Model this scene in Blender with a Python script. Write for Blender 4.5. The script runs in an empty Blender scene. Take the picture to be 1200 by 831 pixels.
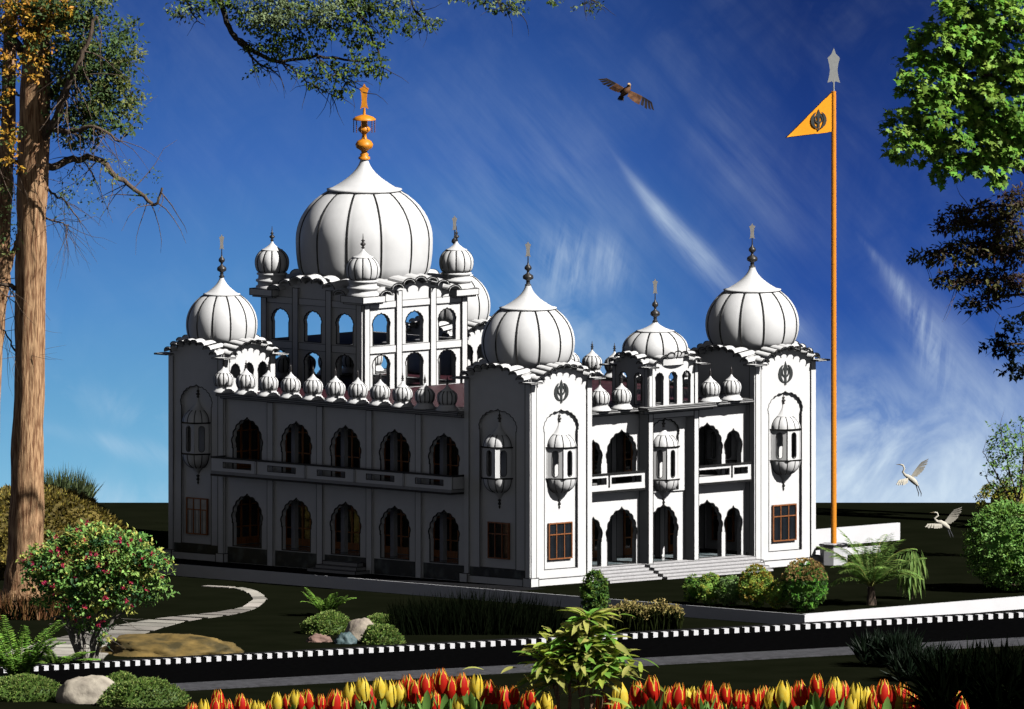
import bpy, bmesh, math, random
from mathutils import Vector, Matrix, Quaternion, noise
from mathutils.geometry import tessellate_polygon
R = math.radians; PI = math.pi
random.seed(7)
scene = bpy.context.scene
COL = scene.collection

# ---------------------------------------------------------------- site layout
# x runs along the entrance front, y along the long side, z up; 20 photo pixels = 1 m
SX = 14.142; SY = 1.146; SZ = 19.93
LOW = -0.7
def at_q(px, py, q):                 # point at site depth q = x + y
    d = (px - 622) / SX
    return Vector(((q + d) / 2, (q - d) / 2, (688 - SY * q - py) / SZ))
def on_ground(px, py, z=0.0):        # point on the level z
    q = (688 - SZ * z - py) / SY
    v = at_q(px, py, q); v.z = z
    return v

# ---------------------------------------------------------------- materials
def new_mat(name):
    m = bpy.data.materials.new(name); m.use_nodes = True
    return m, m.node_tree.nodes, m.node_tree.links, m.node_tree.nodes['Principled BSDF']
def lin(c):
    return tuple((x / 12.92 if x <= .04045 else ((x + .055) / 1.055) ** 2.4) for x in c)
def mat(name, base, rough=.6, var=.12, scale=3.0, bump=0.0, bscale=20.0, metal=0.0, base2=None, spec=.5, stretch=None, island=0.0, trans=0.0, fac=(.35, .65)):
    m, N, L, P = new_mat(name)
    P.inputs['Roughness'].default_value = rough
    P.inputs['Metallic'].default_value = metal
    P.inputs['Specular IOR Level'].default_value = spec
    tc = N.new('ShaderNodeTexCoord'); mp = N.new('ShaderNodeMapping')
    L.new(tc.outputs['Object'], mp.inputs['Vector'])
    if stretch: mp.inputs['Scale'].default_value = stretch
    nz = N.new('ShaderNodeTexNoise'); nz.inputs['Scale'].default_value = scale; nz.inputs['Detail'].default_value = 5
    L.new(mp.outputs[0], nz.inputs['Vector'])
    mr = N.new('ShaderNodeMapRange'); mr.inputs[1].default_value = fac[0]; mr.inputs[2].default_value = fac[1]
    L.new(nz.outputs['Fac'], mr.inputs[0])
    mx = N.new('ShaderNodeMix'); mx.data_type = 'RGBA'
    b2 = base2 if base2 else tuple(max(0, x * (1 - var)) for x in base)
    mx.inputs[6].default_value = (*base, 1); mx.inputs[7].default_value = (*b2, 1)
    L.new(mr.outputs[0], mx.inputs[0])
    out = mx.outputs[2]
    if island > 0:
        g = N.new('ShaderNodeNewGeometry'); hv = N.new('ShaderNodeHueSaturation')
        mv = N.new('ShaderNodeMapRange'); mv.inputs[3].default_value = 1 - island; mv.inputs[4].default_value = 1 + island
        L.new(g.outputs['Random Per Island'], mv.inputs[0])
        mh = N.new('ShaderNodeMapRange'); mh.inputs[3].default_value = .5 - island * .05; mh.inputs[4].default_value = .5 + island * .05
        m2 = N.new('ShaderNodeMath'); m2.operation = 'MULTIPLY'; m2.inputs[1].default_value = 7.31
        m3 = N.new('ShaderNodeMath'); m3.operation = 'FRACT'
        L.new(g.outputs['Random Per Island'], m2.inputs[0]); L.new(m2.outputs[0], m3.inputs[0]); L.new(m3.outputs[0], mh.inputs[0])
        L.new(mv.outputs[0], hv.inputs['Value']); L.new(mh.outputs[0], hv.inputs['Hue']); L.new(out, hv.inputs['Color'])
        out = hv.outputs[0]
    L.new(out, P.inputs['Base Color'])
    if bump > 0:
        n2 = N.new('ShaderNodeTexNoise'); n2.inputs['Scale'].default_value = bscale; n2.inputs['Detail'].default_value = 6
        L.new(mp.outputs[0], n2.inputs['Vector'])
        bp = N.new('ShaderNodeBump'); bp.inputs['Strength'].default_value = bump; bp.inputs['Distance'].default_value = .05
        L.new(n2.outputs['Fac'], bp.inputs['Height']); L.new(bp.outputs[0], P.inputs['Normal'])
    if trans > 0:
        tr = N.new('ShaderNodeBsdfTranslucent'); ms = N.new('ShaderNodeMixShader'); ms.inputs[0].default_value = trans
        L.new(out, tr.inputs['Color']); L.new(P.outputs[0], ms.inputs[1]); L.new(tr.outputs[0], ms.inputs[2])
        o = [n for n in N if n.type == 'OUTPUT_MATERIAL'][0]; L.new(ms.outputs[0], o.inputs['Surface'])
    return m
M = {}
M['white'] = mat('white_paint', (.80, .80, .80), .8, .05, 1.2, .05, 30, spec=.15)
M['dome'] = mat('dome_white', (.78, .78, .78), .7, .05, 2.0, spec=.15)
M['line'] = mat('black_trim_paint', (.008, .008, .008), .6, .2)
M['concrete'] = mat('grey_concrete', (.22, .22, .23), .8, .25, 2.0, .2)
M['step'] = mat('pale_step_stone', (.62, .61, .62), .6, .15, 6.0)
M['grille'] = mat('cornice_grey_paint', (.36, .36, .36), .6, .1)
M['maroon'] = mat('maroon_roof_tile', (.055, .008, .016), .6, .4, 9.0, stretch=(1, 1, 6))
M['marble'] = mat('green_grey_marble', (.42, .50, .53), .15, .3, 1.1, base2=(.10, .15, .16), fac=(.40, .6))
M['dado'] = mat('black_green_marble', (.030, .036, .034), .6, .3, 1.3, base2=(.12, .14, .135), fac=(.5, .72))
M['wood'] = mat('orange_brown_wood', (.62, .22, .05), .45, .4, 6.0, stretch=(1, 1, .2))
M['glass'] = mat('dark_window_glass', (.018, .022, .028), .06, .3, 1.0, spec=.6)
M['frame'] = mat('brown_window_frame', (.36, .13, .045), .5, .3, 6)
M['pale_glass'] = mat('pale_lit_room_glass', (.62, .62, .64), .4, .2, 2.0)  # opaque pane painted pale to stand in for a lit room behind
M['metal'] = mat('dark_finial_metal', (.075, .07, .068), .4, .3, 8, metal=.5)
M['plate'] = mat('grey_finial_plate', (.36, .34, .31), .5, .15, 8)
M['gold'] = mat('orange_finial_paint', (.95, .34, .02), .45, .25, 6)
M['pole'] = mat('orange_pole_cloth', (.92, .32, .015), .7, .2, 8, bump=.2)
M['flag'] = mat('orange_flag_cloth', (.98, .36, .004), .8, .08, 6)
M['silver'] = mat('grey_steel', (.42, .43, .42), .5, .1, 8)
M['emblem'] = mat('emblem_dark_paint', (.045, .05, .05), .5, .1)

# ---------------------------------------------------------------- mesh builder
class Fr:                             # wall frame: u to the right, d outwards, z up
    def __init__(s, o, u, n): s.o = Vector(o); s.u = Vector(u); s.n = Vector(n)
    def __call__(s, u, d, z): return s.o + s.u * u + s.n * d + Vector((0, 0, z))
class MB:
    def __init__(s): s.v = []; s.f = []; s.m = []; s.s = []
    def add(s, vs, fs, mi=0, sm=False):
        k = len(s.v); s.v += [tuple(p) for p in vs]
        for f in fs: s.f.append([i + k for i in f]); s.m.append(mi); s.s.append(sm)
    def hexa(s, c, mi=0, line=None, r=.022):   # eight corners
        s.add(c, [(0, 1, 3, 2), (4, 6, 7, 5), (0, 4, 5, 1), (2, 3, 7, 6), (0, 2, 6, 4), (1, 5, 7, 3)], mi)
        if line is not None:
            for a, b in ((0, 1), (2, 3), (4, 5), (6, 7), (0, 2), (1, 3), (4, 6), (5, 7), (0, 4), (1, 5), (2, 6), (3, 7)):
                s.bar(c[a], c[b], r, line)
    def box(s, x0, x1, y0, y1, z0, z1, mi=0, line=None, r=.022):
        s.hexa([Vector((x, y, z)) for x in (x0, x1) for y in (y0, y1) for z in (z0, z1)], mi, line, r)
    def fbox(s, fr, u0, u1, d0, d1, z0, z1, mi=0, line=None, r=.022):
        s.hexa([fr(u, d, z) for u in (u0, u1) for d in (d0, d1) for z in (z0, z1)], mi, line, r)
    def bar(s, a, b, r, mi=0, n=4):
        a = Vector(a); b = Vector(b); t = (b - a)
        if t.length < 1e-6: return
        t.normalize(); a = a - t * r * .8; b = b + t * r * .8
        q = t.cross(Vector((0, 0, 1)) if abs(t.z) < .9 else Vector((1, 0, 0))).normalized(); w = t.cross(q)
        ring = lambda c: [c + (q * math.cos(2 * PI * (i + .5) / n) + w * math.sin(2 * PI * (i + .5) / n)) * r * 1.3 for i in range(n)]
        s.add(ring(a) + ring(b), [(i, (i + 1) % n, n + (i + 1) % n, n + i) for i in range(n)] + [tuple(range(n))[::-1], tuple(range(n, 2 * n))], mi)
    def path(s, pts, r, mi=0, closed=False, n=4):
        P = list(pts) + ([pts[0]] if closed else [])
        for a, b in zip(P, P[1:]): s.bar(a, b, r, mi, n)
    def tube(s, pts, rad, n=8, mi=0, cap=True, sm=True, rough=0.0, seed=0):
        pts = [Vector(p) for p in pts]; k = len(s.v); pr = None; vs = []; fs = []
        for i, p in enumerate(pts):
            t = (pts[min(i + 1, len(pts) - 1)] - pts[max(i - 1, 0)]).normalized()
            if pr is None: q = t.cross(Vector((.13, .97, .2)) if abs(t.y) < .9 else Vector((1, 0, 0))).normalized()
            else: q = (pr - t * pr.dot(t)).normalized()
            pr = q; w = t.cross(q); r = rad[i] if isinstance(rad, (list, tuple)) else rad
            for j in range(n):
                a = 2 * PI * j / n; rr = r
                if rough: rr = r * (1 + rough * noise.noise(Vector((math.cos(a) * 3.1 + seed, math.sin(a) * 3.1, i * .35))) + rough * .6 * noise.noise(Vector((math.cos(a) * 9 + seed, math.sin(a) * 9, i * .22))))
                vs.append(p + (q * math.cos(a) + w * math.sin(a)) * rr)
        for i in range(len(pts) - 1):
            for j in range(n): fs.append((i * n + j, i * n + (j + 1) % n, (i + 1) * n + (j + 1) % n, (i + 1) * n + j))
        s.add(vs, fs, mi, sm)
        if cap: s.add([vs[j] for j in range(n)] + [vs[-n + j] for j in range(n)], [tuple(range(n)), tuple(range(2 * n - 1, n - 1, -1))], mi)
    def lathe(s, c, prof, n=24, mi=0, sm=True, lobes=0, depth=0.0, a0=0.0, cap=True):
        c = Vector(c); vs = []; fs = []
        for r, z in prof:
            for j in range(n):
                a = a0 + 2 * PI * j / n; rr = r
                if lobes: rr = r * (1 - depth * (1 - abs(math.sin(lobes * (a - a0) / 2)) ** .7))
                vs.append(c + Vector((rr * math.cos(a), rr * math.sin(a), z)))
        for i in range(len(prof) - 1):
            for j in range(n): fs.append((i * n + j, i * n + (j + 1) % n, (i + 1) * n + (j + 1) % n, (i + 1) * n + j))
        s.add(vs, fs, mi, sm)
        if cap: s.add([vs[j] for j in range(n)], [tuple(range(n))[::-1]], mi); s.add(vs[-n:], [tuple(range(n))], mi)
    def panel(s, fr, outer, holes, d0, d1, mi=0, line=None, r=.022, hole_mi=None, outer_line=False):
        loops = [outer] + holes
        polys = [[Vector((p[0], p[1], 0)) for p in lp] for lp in loops]
        flat = [p for lp in loops for p in lp]
        tris = tessellate_polygon(polys)
        for d in (d0, d1): s.add([fr(p[0], d, p[1]) for p in flat], tris, mi)
        for li, lp in enumerate(loops):
            n = len(lp)
            s.add([fr(p[0], d, p[1]) for d in (d0, d1) for p in lp], [(i, (i + 1) % n, n + (i + 1) % n, n + i) for i in range(n)], mi if (li == 0 or hole_mi is None) else hole_mi)
            if line is not None and (li > 0 or outer_line): s.path([fr(p[0], d1, p[1]) for p in lp], r, line, True)
    def build(s, name, mats, parent=None, loc=(0, 0, 0), world=None):
        me = bpy.data.meshes.new(name); me.from_pydata(s.v, [], s.f)
        for m in (mats if isinstance(mats, (list, tuple)) else [mats]): me.materials.append(m)
        me.polygons.foreach_set('material_index', s.m); me.polygons.foreach_set('use_smooth', s.s)
        bm = bmesh.new(); bm.from_mesh(me)
        bmesh.ops.recalc_face_normals(bm, faces=bm.faces)
        bm.to_mesh(me); bm.free(); me.update()
        o = bpy.data.objects.new(name, me); COL.objects.link(o); o.location = loc
        if parent: attach(o, parent)
        return o
def attach(o, parent):
    o.parent = parent
    if not parent.parent: o.matrix_parent_inverse = Matrix.Translation(-Vector(parent.get('base', (0, 0, 0))))
def tag(o, label=None, cat=None, group=None, kind=None):
    if label: o['label'] = label
    if cat: o['category'] = cat
    if group: o['group'] = group
    if kind: o['kind'] = kind
    return o
def thing(name, label, cat, base=(0, 0, 0), group=None):     # children are modelled in world space, base = foot of the thing
    o = bpy.data.objects.new(name, None); COL.objects.link(o)
    o.location = base; o['base'] = [float(x) for x in base]; o.empty_display_size = .3
    return tag(o, label, cat, group)
def copy_tree(o, parent=None):
    c = o.copy(); COL.objects.link(c)
    if parent: c.parent = parent
    for ch in list(o.children): copy_tree(ch, c)
    return c
def oval(cx, cz, rx, rz, n=20): return [(cx + rx * math.cos(2 * PI * i / n), cz + rz * math.sin(2 * PI * i / n)) for i in range(n)]
def slot(uc, w, z0, z1, n=6):
    r = w / 2; return [(uc + r * math.cos(PI + PI * i / n), z0 + r + r * math.sin(PI + PI * i / n)) for i in range(n + 1)] + [(uc + r * math.cos(PI * i / n), z1 - r + r * math.sin(PI * i / n)) for i in range(n + 1)]
def arch(uc, w, z0, z1, z2, lobes=4, step=.05):      # cusped arch outline, counter-clockwise from the sill
    h = z2 - z1; hw = w / 2 + step; side = []
    base = []
    for i in range(lobes + 1):
        t = (i / lobes) * R(76)
        base.append((hw * math.cos(t), z1 + .12 * h + .80 * h * math.sin(t)))
    side.append((w / 2, z1)); side.append((hw, z1 + .02))
    for i in range(lobes):
        a, b = base[i], base[i + 1]; dx, dz = b[0] - a[0], b[1] - a[1]; l = math.hypot(dx, dz)
        for k in range(5):
            t = k / 5; bu = .2 * l * math.sin(PI * t)
            side.append((a[0] + dx * t + dz / l * bu, a[1] + dz * t - dx / l * bu))
    side.append(base[-1]); side.append((.05 * w, z1 + .94 * h))
    pts = [(uc - w / 2, z0), (uc + w / 2, z0)] + [(uc + x, z) for x, z in side] + [(uc, z2)] + [(uc - x, z) for x, z in reversed(side)]
    return pts
def rect(u0, u1, z0, z1): return [(u0, z0), (u1, z0), (u1, z1), (u0, z1)]
# ================================================================ the gurdwara
BASE = (11.8, 15.0, 0.0)
G_ = thing('gurdwara', 'white two storey domed gurdwara with cusped arches, corner towers and a large ribbed central dome', 'building', BASE)
FRONT = lambda y, x=0.0: Fr((x, y, 0), (1, 0, 0), (0, -1, 0))         # faces the steps
SIDE = lambda x, y=0.0: Fr((x, y, 0), (0, -1, 0), (-1, 0, 0))         # faces the long path; u runs towards the near corner
BACK = lambda y, x=0.0: Fr((x, y, 0), (-1, 0, 0), (0, 1, 0))
RIGHT = lambda x, y=0.0: Fr((x, y, 0), (0, 1, 0), (1, 0, 0))
WL = [M['white'], M['line'], M['grille'], M['marble'], M['dado'], M['concrete'], M['maroon'], M['step']]
W_, LN, GR, MA, DA, CO, MR, ST = range(8)

def curve(t, ze, zp): return ze + (zp - ze) * (math.sin(PI * t) ** .9 if 0 < t < 1 else 0)
def eave(mb, fr, u0, u1, ze, zp, n, proj=.5, back=.7, lift=.62):
    w = (u1 - u0) / n; K = 7
    for i in range(n):
        uc = u0 + w * (i + .5); zc = curve((i + .5) / n, ze, zp)
        hw = w * .54; vs = []; dz = (proj * -.12, back * .12)
        for d, zz in ((proj, dz[0]), (-back, dz[1])):
            for rr in (1.0, .88):
                for k in range(K + 1):
                    a = PI * k / K; vs.append(fr(uc - hw * rr * math.cos(a), d, zc + zz + lift * hw * rr * math.sin(a) - (.03 if rr < 1 else 0)))
        n1 = K + 1; fs = []
        for k in range(K):
            fs += [(k, k + 1, 2 * n1 + k + 1, 2 * n1 + k), (n1 + k, n1 + k + 1, 3 * n1 + k + 1, 3 * n1 + k), (k, k + 1, n1 + k + 1, n1 + k), (2 * n1 + k, 2 * n1 + k + 1, 3 * n1 + k + 1, 3 * n1 + k)]
        fs += [(0, n1, 3 * n1, 2 * n1), (K, n1 + K, 3 * n1 + K, 2 * n1 + K)]
        mb.add(vs, fs, 0)
        mb.path(vs[0:K + 1], .028, 1); mb.bar(vs[0], vs[2 * n1], .022, 1)
def gable(fr, u0, u1, z0, ze, zp, n):
    w = (u1 - u0) / n; top = [(u1, ze)]
    for i in range(n - 1, -1, -1):
        zc = curve((i + .5) / n, ze, zp)
        for k in range(5):
            a = PI * (k + .5) / 5; top.append((u0 + w * (i + .5) + w * .45 * math.cos(a), zc + .45 * w * .5 * math.sin(a)))
    top.append((u0, ze))
    return [(u0, z0), (u1, z0)] + top

def blade(mb, c, h, w, mi=0, t=.06):   # flat double ended finial plate, facing the camera diagonal
    c = Vector(c); ux = Vector((.7071, -.7071, 0)); n = Vector((.7071, .7071, 0)) * t / 2
    pts = [(0, 1), (.22, .86), (.55, .80), (.36, .62), (.30, .35), (.36, .14), (.5, 0), (.16, .06), (0, .05)]
    P = [(x, y) for x, y in pts] + [(-x, y) for x, y in reversed(pts[1:-1])]
    vs = [c + ux * x * w + Vector((0, 0, y * h)) + s * n for s in (-1, 1) for x, y in P]
    k = len(P)
    tr = tessellate_polygon([[Vector((x, y, 0)) for x, y in P]])
    mb.add(vs, [tuple(a) for a in tr] + [tuple(i + k for i in a) for a in tr] + [(i, (i + 1) % k, k + (i + 1) % k, k + i) for i in range(k)], mi)
def finial(c, z0, z1, r, parent, mats=None, plate=True, top=.34):
    mb = MB(); h = z1 - z0; hp = h * (1 - top) if plate else h
    pf = [(.55, 0), (.6, .03), (.32, .08), (.4, .13), (.3, .17), (.95, .24), (1.0, .29), (.9, .35), (.3, .42), (.22, .47), (.25, .50), (.62, .56), (.68, .60), (.55, .66), (.2, .72), (.12, .8), (.10, 1)]
    mb.lathe((c[0], c[1], z0), [(r * a, hp * b) for a, b in pf], 12, 0)
    if plate: blade(mb, (c[0], c[1], z0 + hp * .97), h * top * 1.03, r * 1.0, 1)
    return mb.build('finial', mats or [M['metal'], M['plate']], parent)
def dome_profile(rb, re, rr, zb, ze, zr, n=16):
    pts = []
    for i in range(n + 1):
        t = i / n; z = zb + (zr - zb) * t
        if z <= ze: a = (ze - z) / (ze - zb); r = rb + (re - rb) * math.sqrt(max(0, 1 - a * a)) if a < 1 else rb
        else: a = (z - ze) / (zr - ze); k = math.sqrt(1 - (rr / re) ** 2); r = re * math.sqrt(max(0, 1 - (a * k) ** 2))
        pts.append((r, z))
    return pts
def dome(name, c, rb, re, rr, zb, ze, zr, zc, drum, parent, ribs=12, seg=96, rib_r=.06, lobe=.03, a0=None, conetop=.11):
    mb = MB(); c3 = (c[0], c[1], 0); a0 = R(-45 + 15) - R(90) if a0 is None else a0
    pf = dome_profile(rb, re, rr, zb, ze, zr)
    mb.lathe(c3, pf, seg, 0, True, ribs, lobe, a0)
    for k in range(ribs):
        a = a0 + 2 * PI * k / ribs
        mb.tube([Vector((c[0] + r * (1 - lobe) * math.cos(a) * 1.004, c[1] + r * (1 - lobe) * math.sin(a) * 1.004, z)) for r, z in pf], rib_r, 5, 1, False)
    h = zc - zr                                  # the flared cap
    cone = [(rr * 1.07, zr - .02 * h), (rr * 1.10, zr + .03 * h)]
    for i in range(9):
        t = i / 8; cone.append((rr * conetop + (rr * .96 - rr * conetop) * (1 - t) ** 1.9, zr + h * (.05 + .95 * t)))
    mb.lathe(c3, cone, 32, 0); mb.lathe(c3, [(rr * 1.075, zr - .05 * h), (rr * 1.085, zr - .015 * h)], 32, 1)
    if drum: mb.lathe(c3, drum, 48, 0)
    return mb.build(name, [M['dome'], M['line']], parent)

def khanda(mb, fr, uc, zc, s, d0, d1, mi=0):
    def poly(P, hole=None): mb.panel(fr, P, [hole] if hole else [], d0, d1, mi)
    poly([(uc - .07 * s, zc - .36 * s), (uc + .07 * s, zc - .36 * s), (uc + .06 * s, zc), (uc + .11 * s, zc + .3 * s), (uc, zc + .56 * s), (uc - .11 * s, zc + .3 * s), (uc - .06 * s, zc)])
    mb.panel(fr, oval(uc, zc + .08 * s, .24 * s, .24 * s, 24), [oval(uc, zc + .08 * s, .17 * s, .17 * s, 24)], d0 + .003, d1 + .004, mi)
    for sg in (-1, 1):
        out, inn = [], []
        for i in range(13):
            t = i / 12; a = R(62 - 150 * t); wd = .035 + .055 * math.sin(PI * min(1, t * 1.0))
            x = .36 * math.cos(a) * (1 if a > 0 else 1.0); z = .05 + .42 * math.sin(a) - .03
            out.append((uc + sg * (x + wd) * s, zc + z * s)); inn.append((uc + sg * (x - wd) * s, zc + z * s))
        mb.panel(fr, out + inn[::-1], [], d0 + .006 * (1.5 + sg), d1 + .006 * (1.5 + sg), mi)
    mb.panel(fr, oval(uc, zc - .45 * s, .06 * s, .06 * s, 10), [], d0 + .002, d1 + .002, mi)

def oriel(fr, uc, za, zb, rad, parent, label=None, zdome=.8, cap=.7, low=1.15, pend=.75, pl=.14):
    # hexagonal bay: body za..zb, dome above, bowl and pendant below
    o = MB(); c = fr(uc, 0, 0); base = math.atan2(fr.n.y, fr.n.x)
    ri = rad * math.cos(PI / 6)
    for k in (-1, 0, 1):
        a = base + k * PI / 3; nn = Vector((math.cos(a), math.sin(a), 0)); uu = nn.cross(Vector((0, 0, 1))) * -1
        f2 = Fr(c + nn * (ri - .05), uu, nn); hw = rad / 2 - .01
        o.panel(f2, rect(-hw, hw, za, zb), [slot(0, .36 * rad / .95, za + .12, zb - .18)], -.05, .05, 0, 1, .016, outer_line=True)
    for k in range(4):
        a = base + (k - 1.5) * PI / 3; p = c + Vector((math.cos(a), math.sin(a), 0)) * rad * .985
        o.bar(p + Vector((0, 0, za)), p + Vector((0, 0, zb)), .035, 0)
    o.lathe(c, [(rad * .8, za + .02), (rad * .8, za + .05)], 6, 1, False, a0=base - PI / 6)
    for z in (za, zb):
        o.lathe(c, [(rad * 1.08, z - .05), (rad * 1.14, z + .04)], 6, 1, False, a0=base - PI / 6)
    ob = o.build('oriel', [M['white'], M['line']], parent)
    if label: ob['label'] = label
    z0 = zb + .04
    d = MB(); pf = [(rad * (math.cos(t) if t > 0 else 1), z0 + zdome * math.sin(t)) for t in [R(60) * i / 8 for i in range(9)]]
    zr = pf[-1][1]; rr = pf[-1][0]
    d.lathe(c, pf, 48, 0, True, 12, .04, base)
    for k in range(12):
        a = base + 2 * PI * k / 12; d.tube([c + Vector((r * .965 * math.cos(a), r * .965 * math.sin(a), z)) for r, z in pf], .032, 4, 1, False)
    d.lathe(c, [(rr * 1.08, zr - .01), (rr * 1.08, zr + .03)] + [(rr * (.1 + .9 * (1 - t) ** 1.8), zr + .04 + cap * t) for t in [i / 7 for i in range(8)]], 24, 0)
    d.build('oriel_dome', [M['dome'], M['line']], ob)
    f = MB(); zz = zr + cap
    f.lathe(c + Vector((0, 0, zz)), [(.06, 0), (.10, .06), (.05, .12), (.13, .2), (.13, .25), (.04, .31), (.09, .37), (.09, .42), (.03, .48), (.02, .66), (.005, .72)], 10, 0)
    f.build('finial', M['metal'], ob)
    b = MB(); zq = za - .05
    pf = [(rad * math.cos(R(72) * i / 8) ** .75, zq - low * .72 * math.sin(R(72) * i / 8)) for i in range(9)]
    re, ze = pf[-1]
    pf2 = pf + [(re * (1 - t) ** 1.3 * .9 + .05, ze - low * .36 * t) for t in (.15, .35, .6, .85, 1)]
    b.lathe(c, pf2, 48, 0, True, 12, .03, base)
    for k in range(12):
        a = base + 2 * PI * k / 12; b.tube([c + Vector((r * .975 * math.cos(a), r * .975 * math.sin(a), z)) for r, z in pf], .032, 4, 1, False)
    zl = pf2[-1][1]
    b.lathe(c, [(.05, zl), (.12, zl - .06), (.05, zl - .16), (.10, zl - .26), (.10, zl - .31), (.03, zl - .38), (.07, zl - .46), (.02, zl - .58)], 10, 1)
    b.build('oriel_bowl', [M['dome'], M['line']], ob)
    return ob

def window(fr, uc, z0, w, h, parent, nv=2, d=0.0, gm='glass'):
    f = MB(); s = .07
    f.fbox(fr, uc - w / 2, uc + w / 2, d - .12, d + .02, z0, z0 + s); f.fbox(fr, uc - w / 2, uc + w / 2, d - .12, d + .02, z0 + h - s, z0 + h)
    for u in (uc - w / 2, uc + w / 2 - s): f.fbox(fr, u, u + s, d - .117, d + .017, z0 + s, z0 + h - s)
    for k in range(nv):
        u = uc - w / 2 + w * (k + 1) / (nv + 1); f.fbox(fr, u - .028, u + .028, d - .09, d, z0 + s, z0 + h - s)
    zt = z0 + h * .68; f.fbox(fr, uc - w / 2 + s, uc + w / 2 - s, d - .085, d + .006, zt - .03, zt + .03)
    ob = f.build('window', M['frame'], parent)
    g = MB(); g.fbox(fr, uc - w / 2 + .02, uc + w / 2 - .02, d - .075, d - .055, z0 + .02, z0 + h - .02); g.build('pane', M[gm], ob)
    b = MB()
    for k in range(6):
        u = uc - w / 2 + w * (k + .5) / 6; b.bar(fr(u, d - .03, z0 + .08), fr(u, d - .03, z0 + h * .66), .008)
    b.build('grille', M['line'], ob)
    return ob
def door(fr, uc, z0, w, h, parent, d=0.0, leaves=3):
    f = MB(); s = .09
    f.fbox(fr, uc - w / 2, uc - w / 2 + s, d, d + .12, z0, z0 + h); f.fbox(fr, uc + w / 2 - s, uc + w / 2, d, d + .12, z0, z0 + h)
    f.fbox(fr, uc - w / 2 + s, uc + w / 2 - s, d, d + .117, z0 + h - s, z0 + h)
    f.fbox(fr, uc - w / 2 + s, uc + w / 2 - s, d, d + .11, z0 + h * .74, z0 + h * .74 + .08)
    f.fbox(fr, uc - w / 2 + s, uc + w / 2 - s, d + .02, d + .10, z0 + .02, z0 + .42)
    for k in range(1, leaves):
        u = uc - w / 2 + w * k / leaves; f.fbox(fr, u - .07, u + .07, d, d + .105, z0 + .42, z0 + h - s)
    f.fbox(fr, uc - w / 2 + s, uc + w / 2 - s, d + .02, d + .095, z0 + 1.0, z0 + 1.08)
    ob = f.build('door', M['wood'], parent)
    g = MB(); g.fbox(fr, uc - w / 2 + .03, uc + w / 2 - .03, d + .03, d + .05, z0 + .3, z0 + h - .04); g.build('pane', M['glass'], ob)
    h_ = MB(); h_.bar(fr(uc + .12, d + .14, z0 + 1.1), fr(uc + .12, d + .14, z0 + 1.35), .02); h_.build('handle', M['metal'], ob)
    return ob

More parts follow.
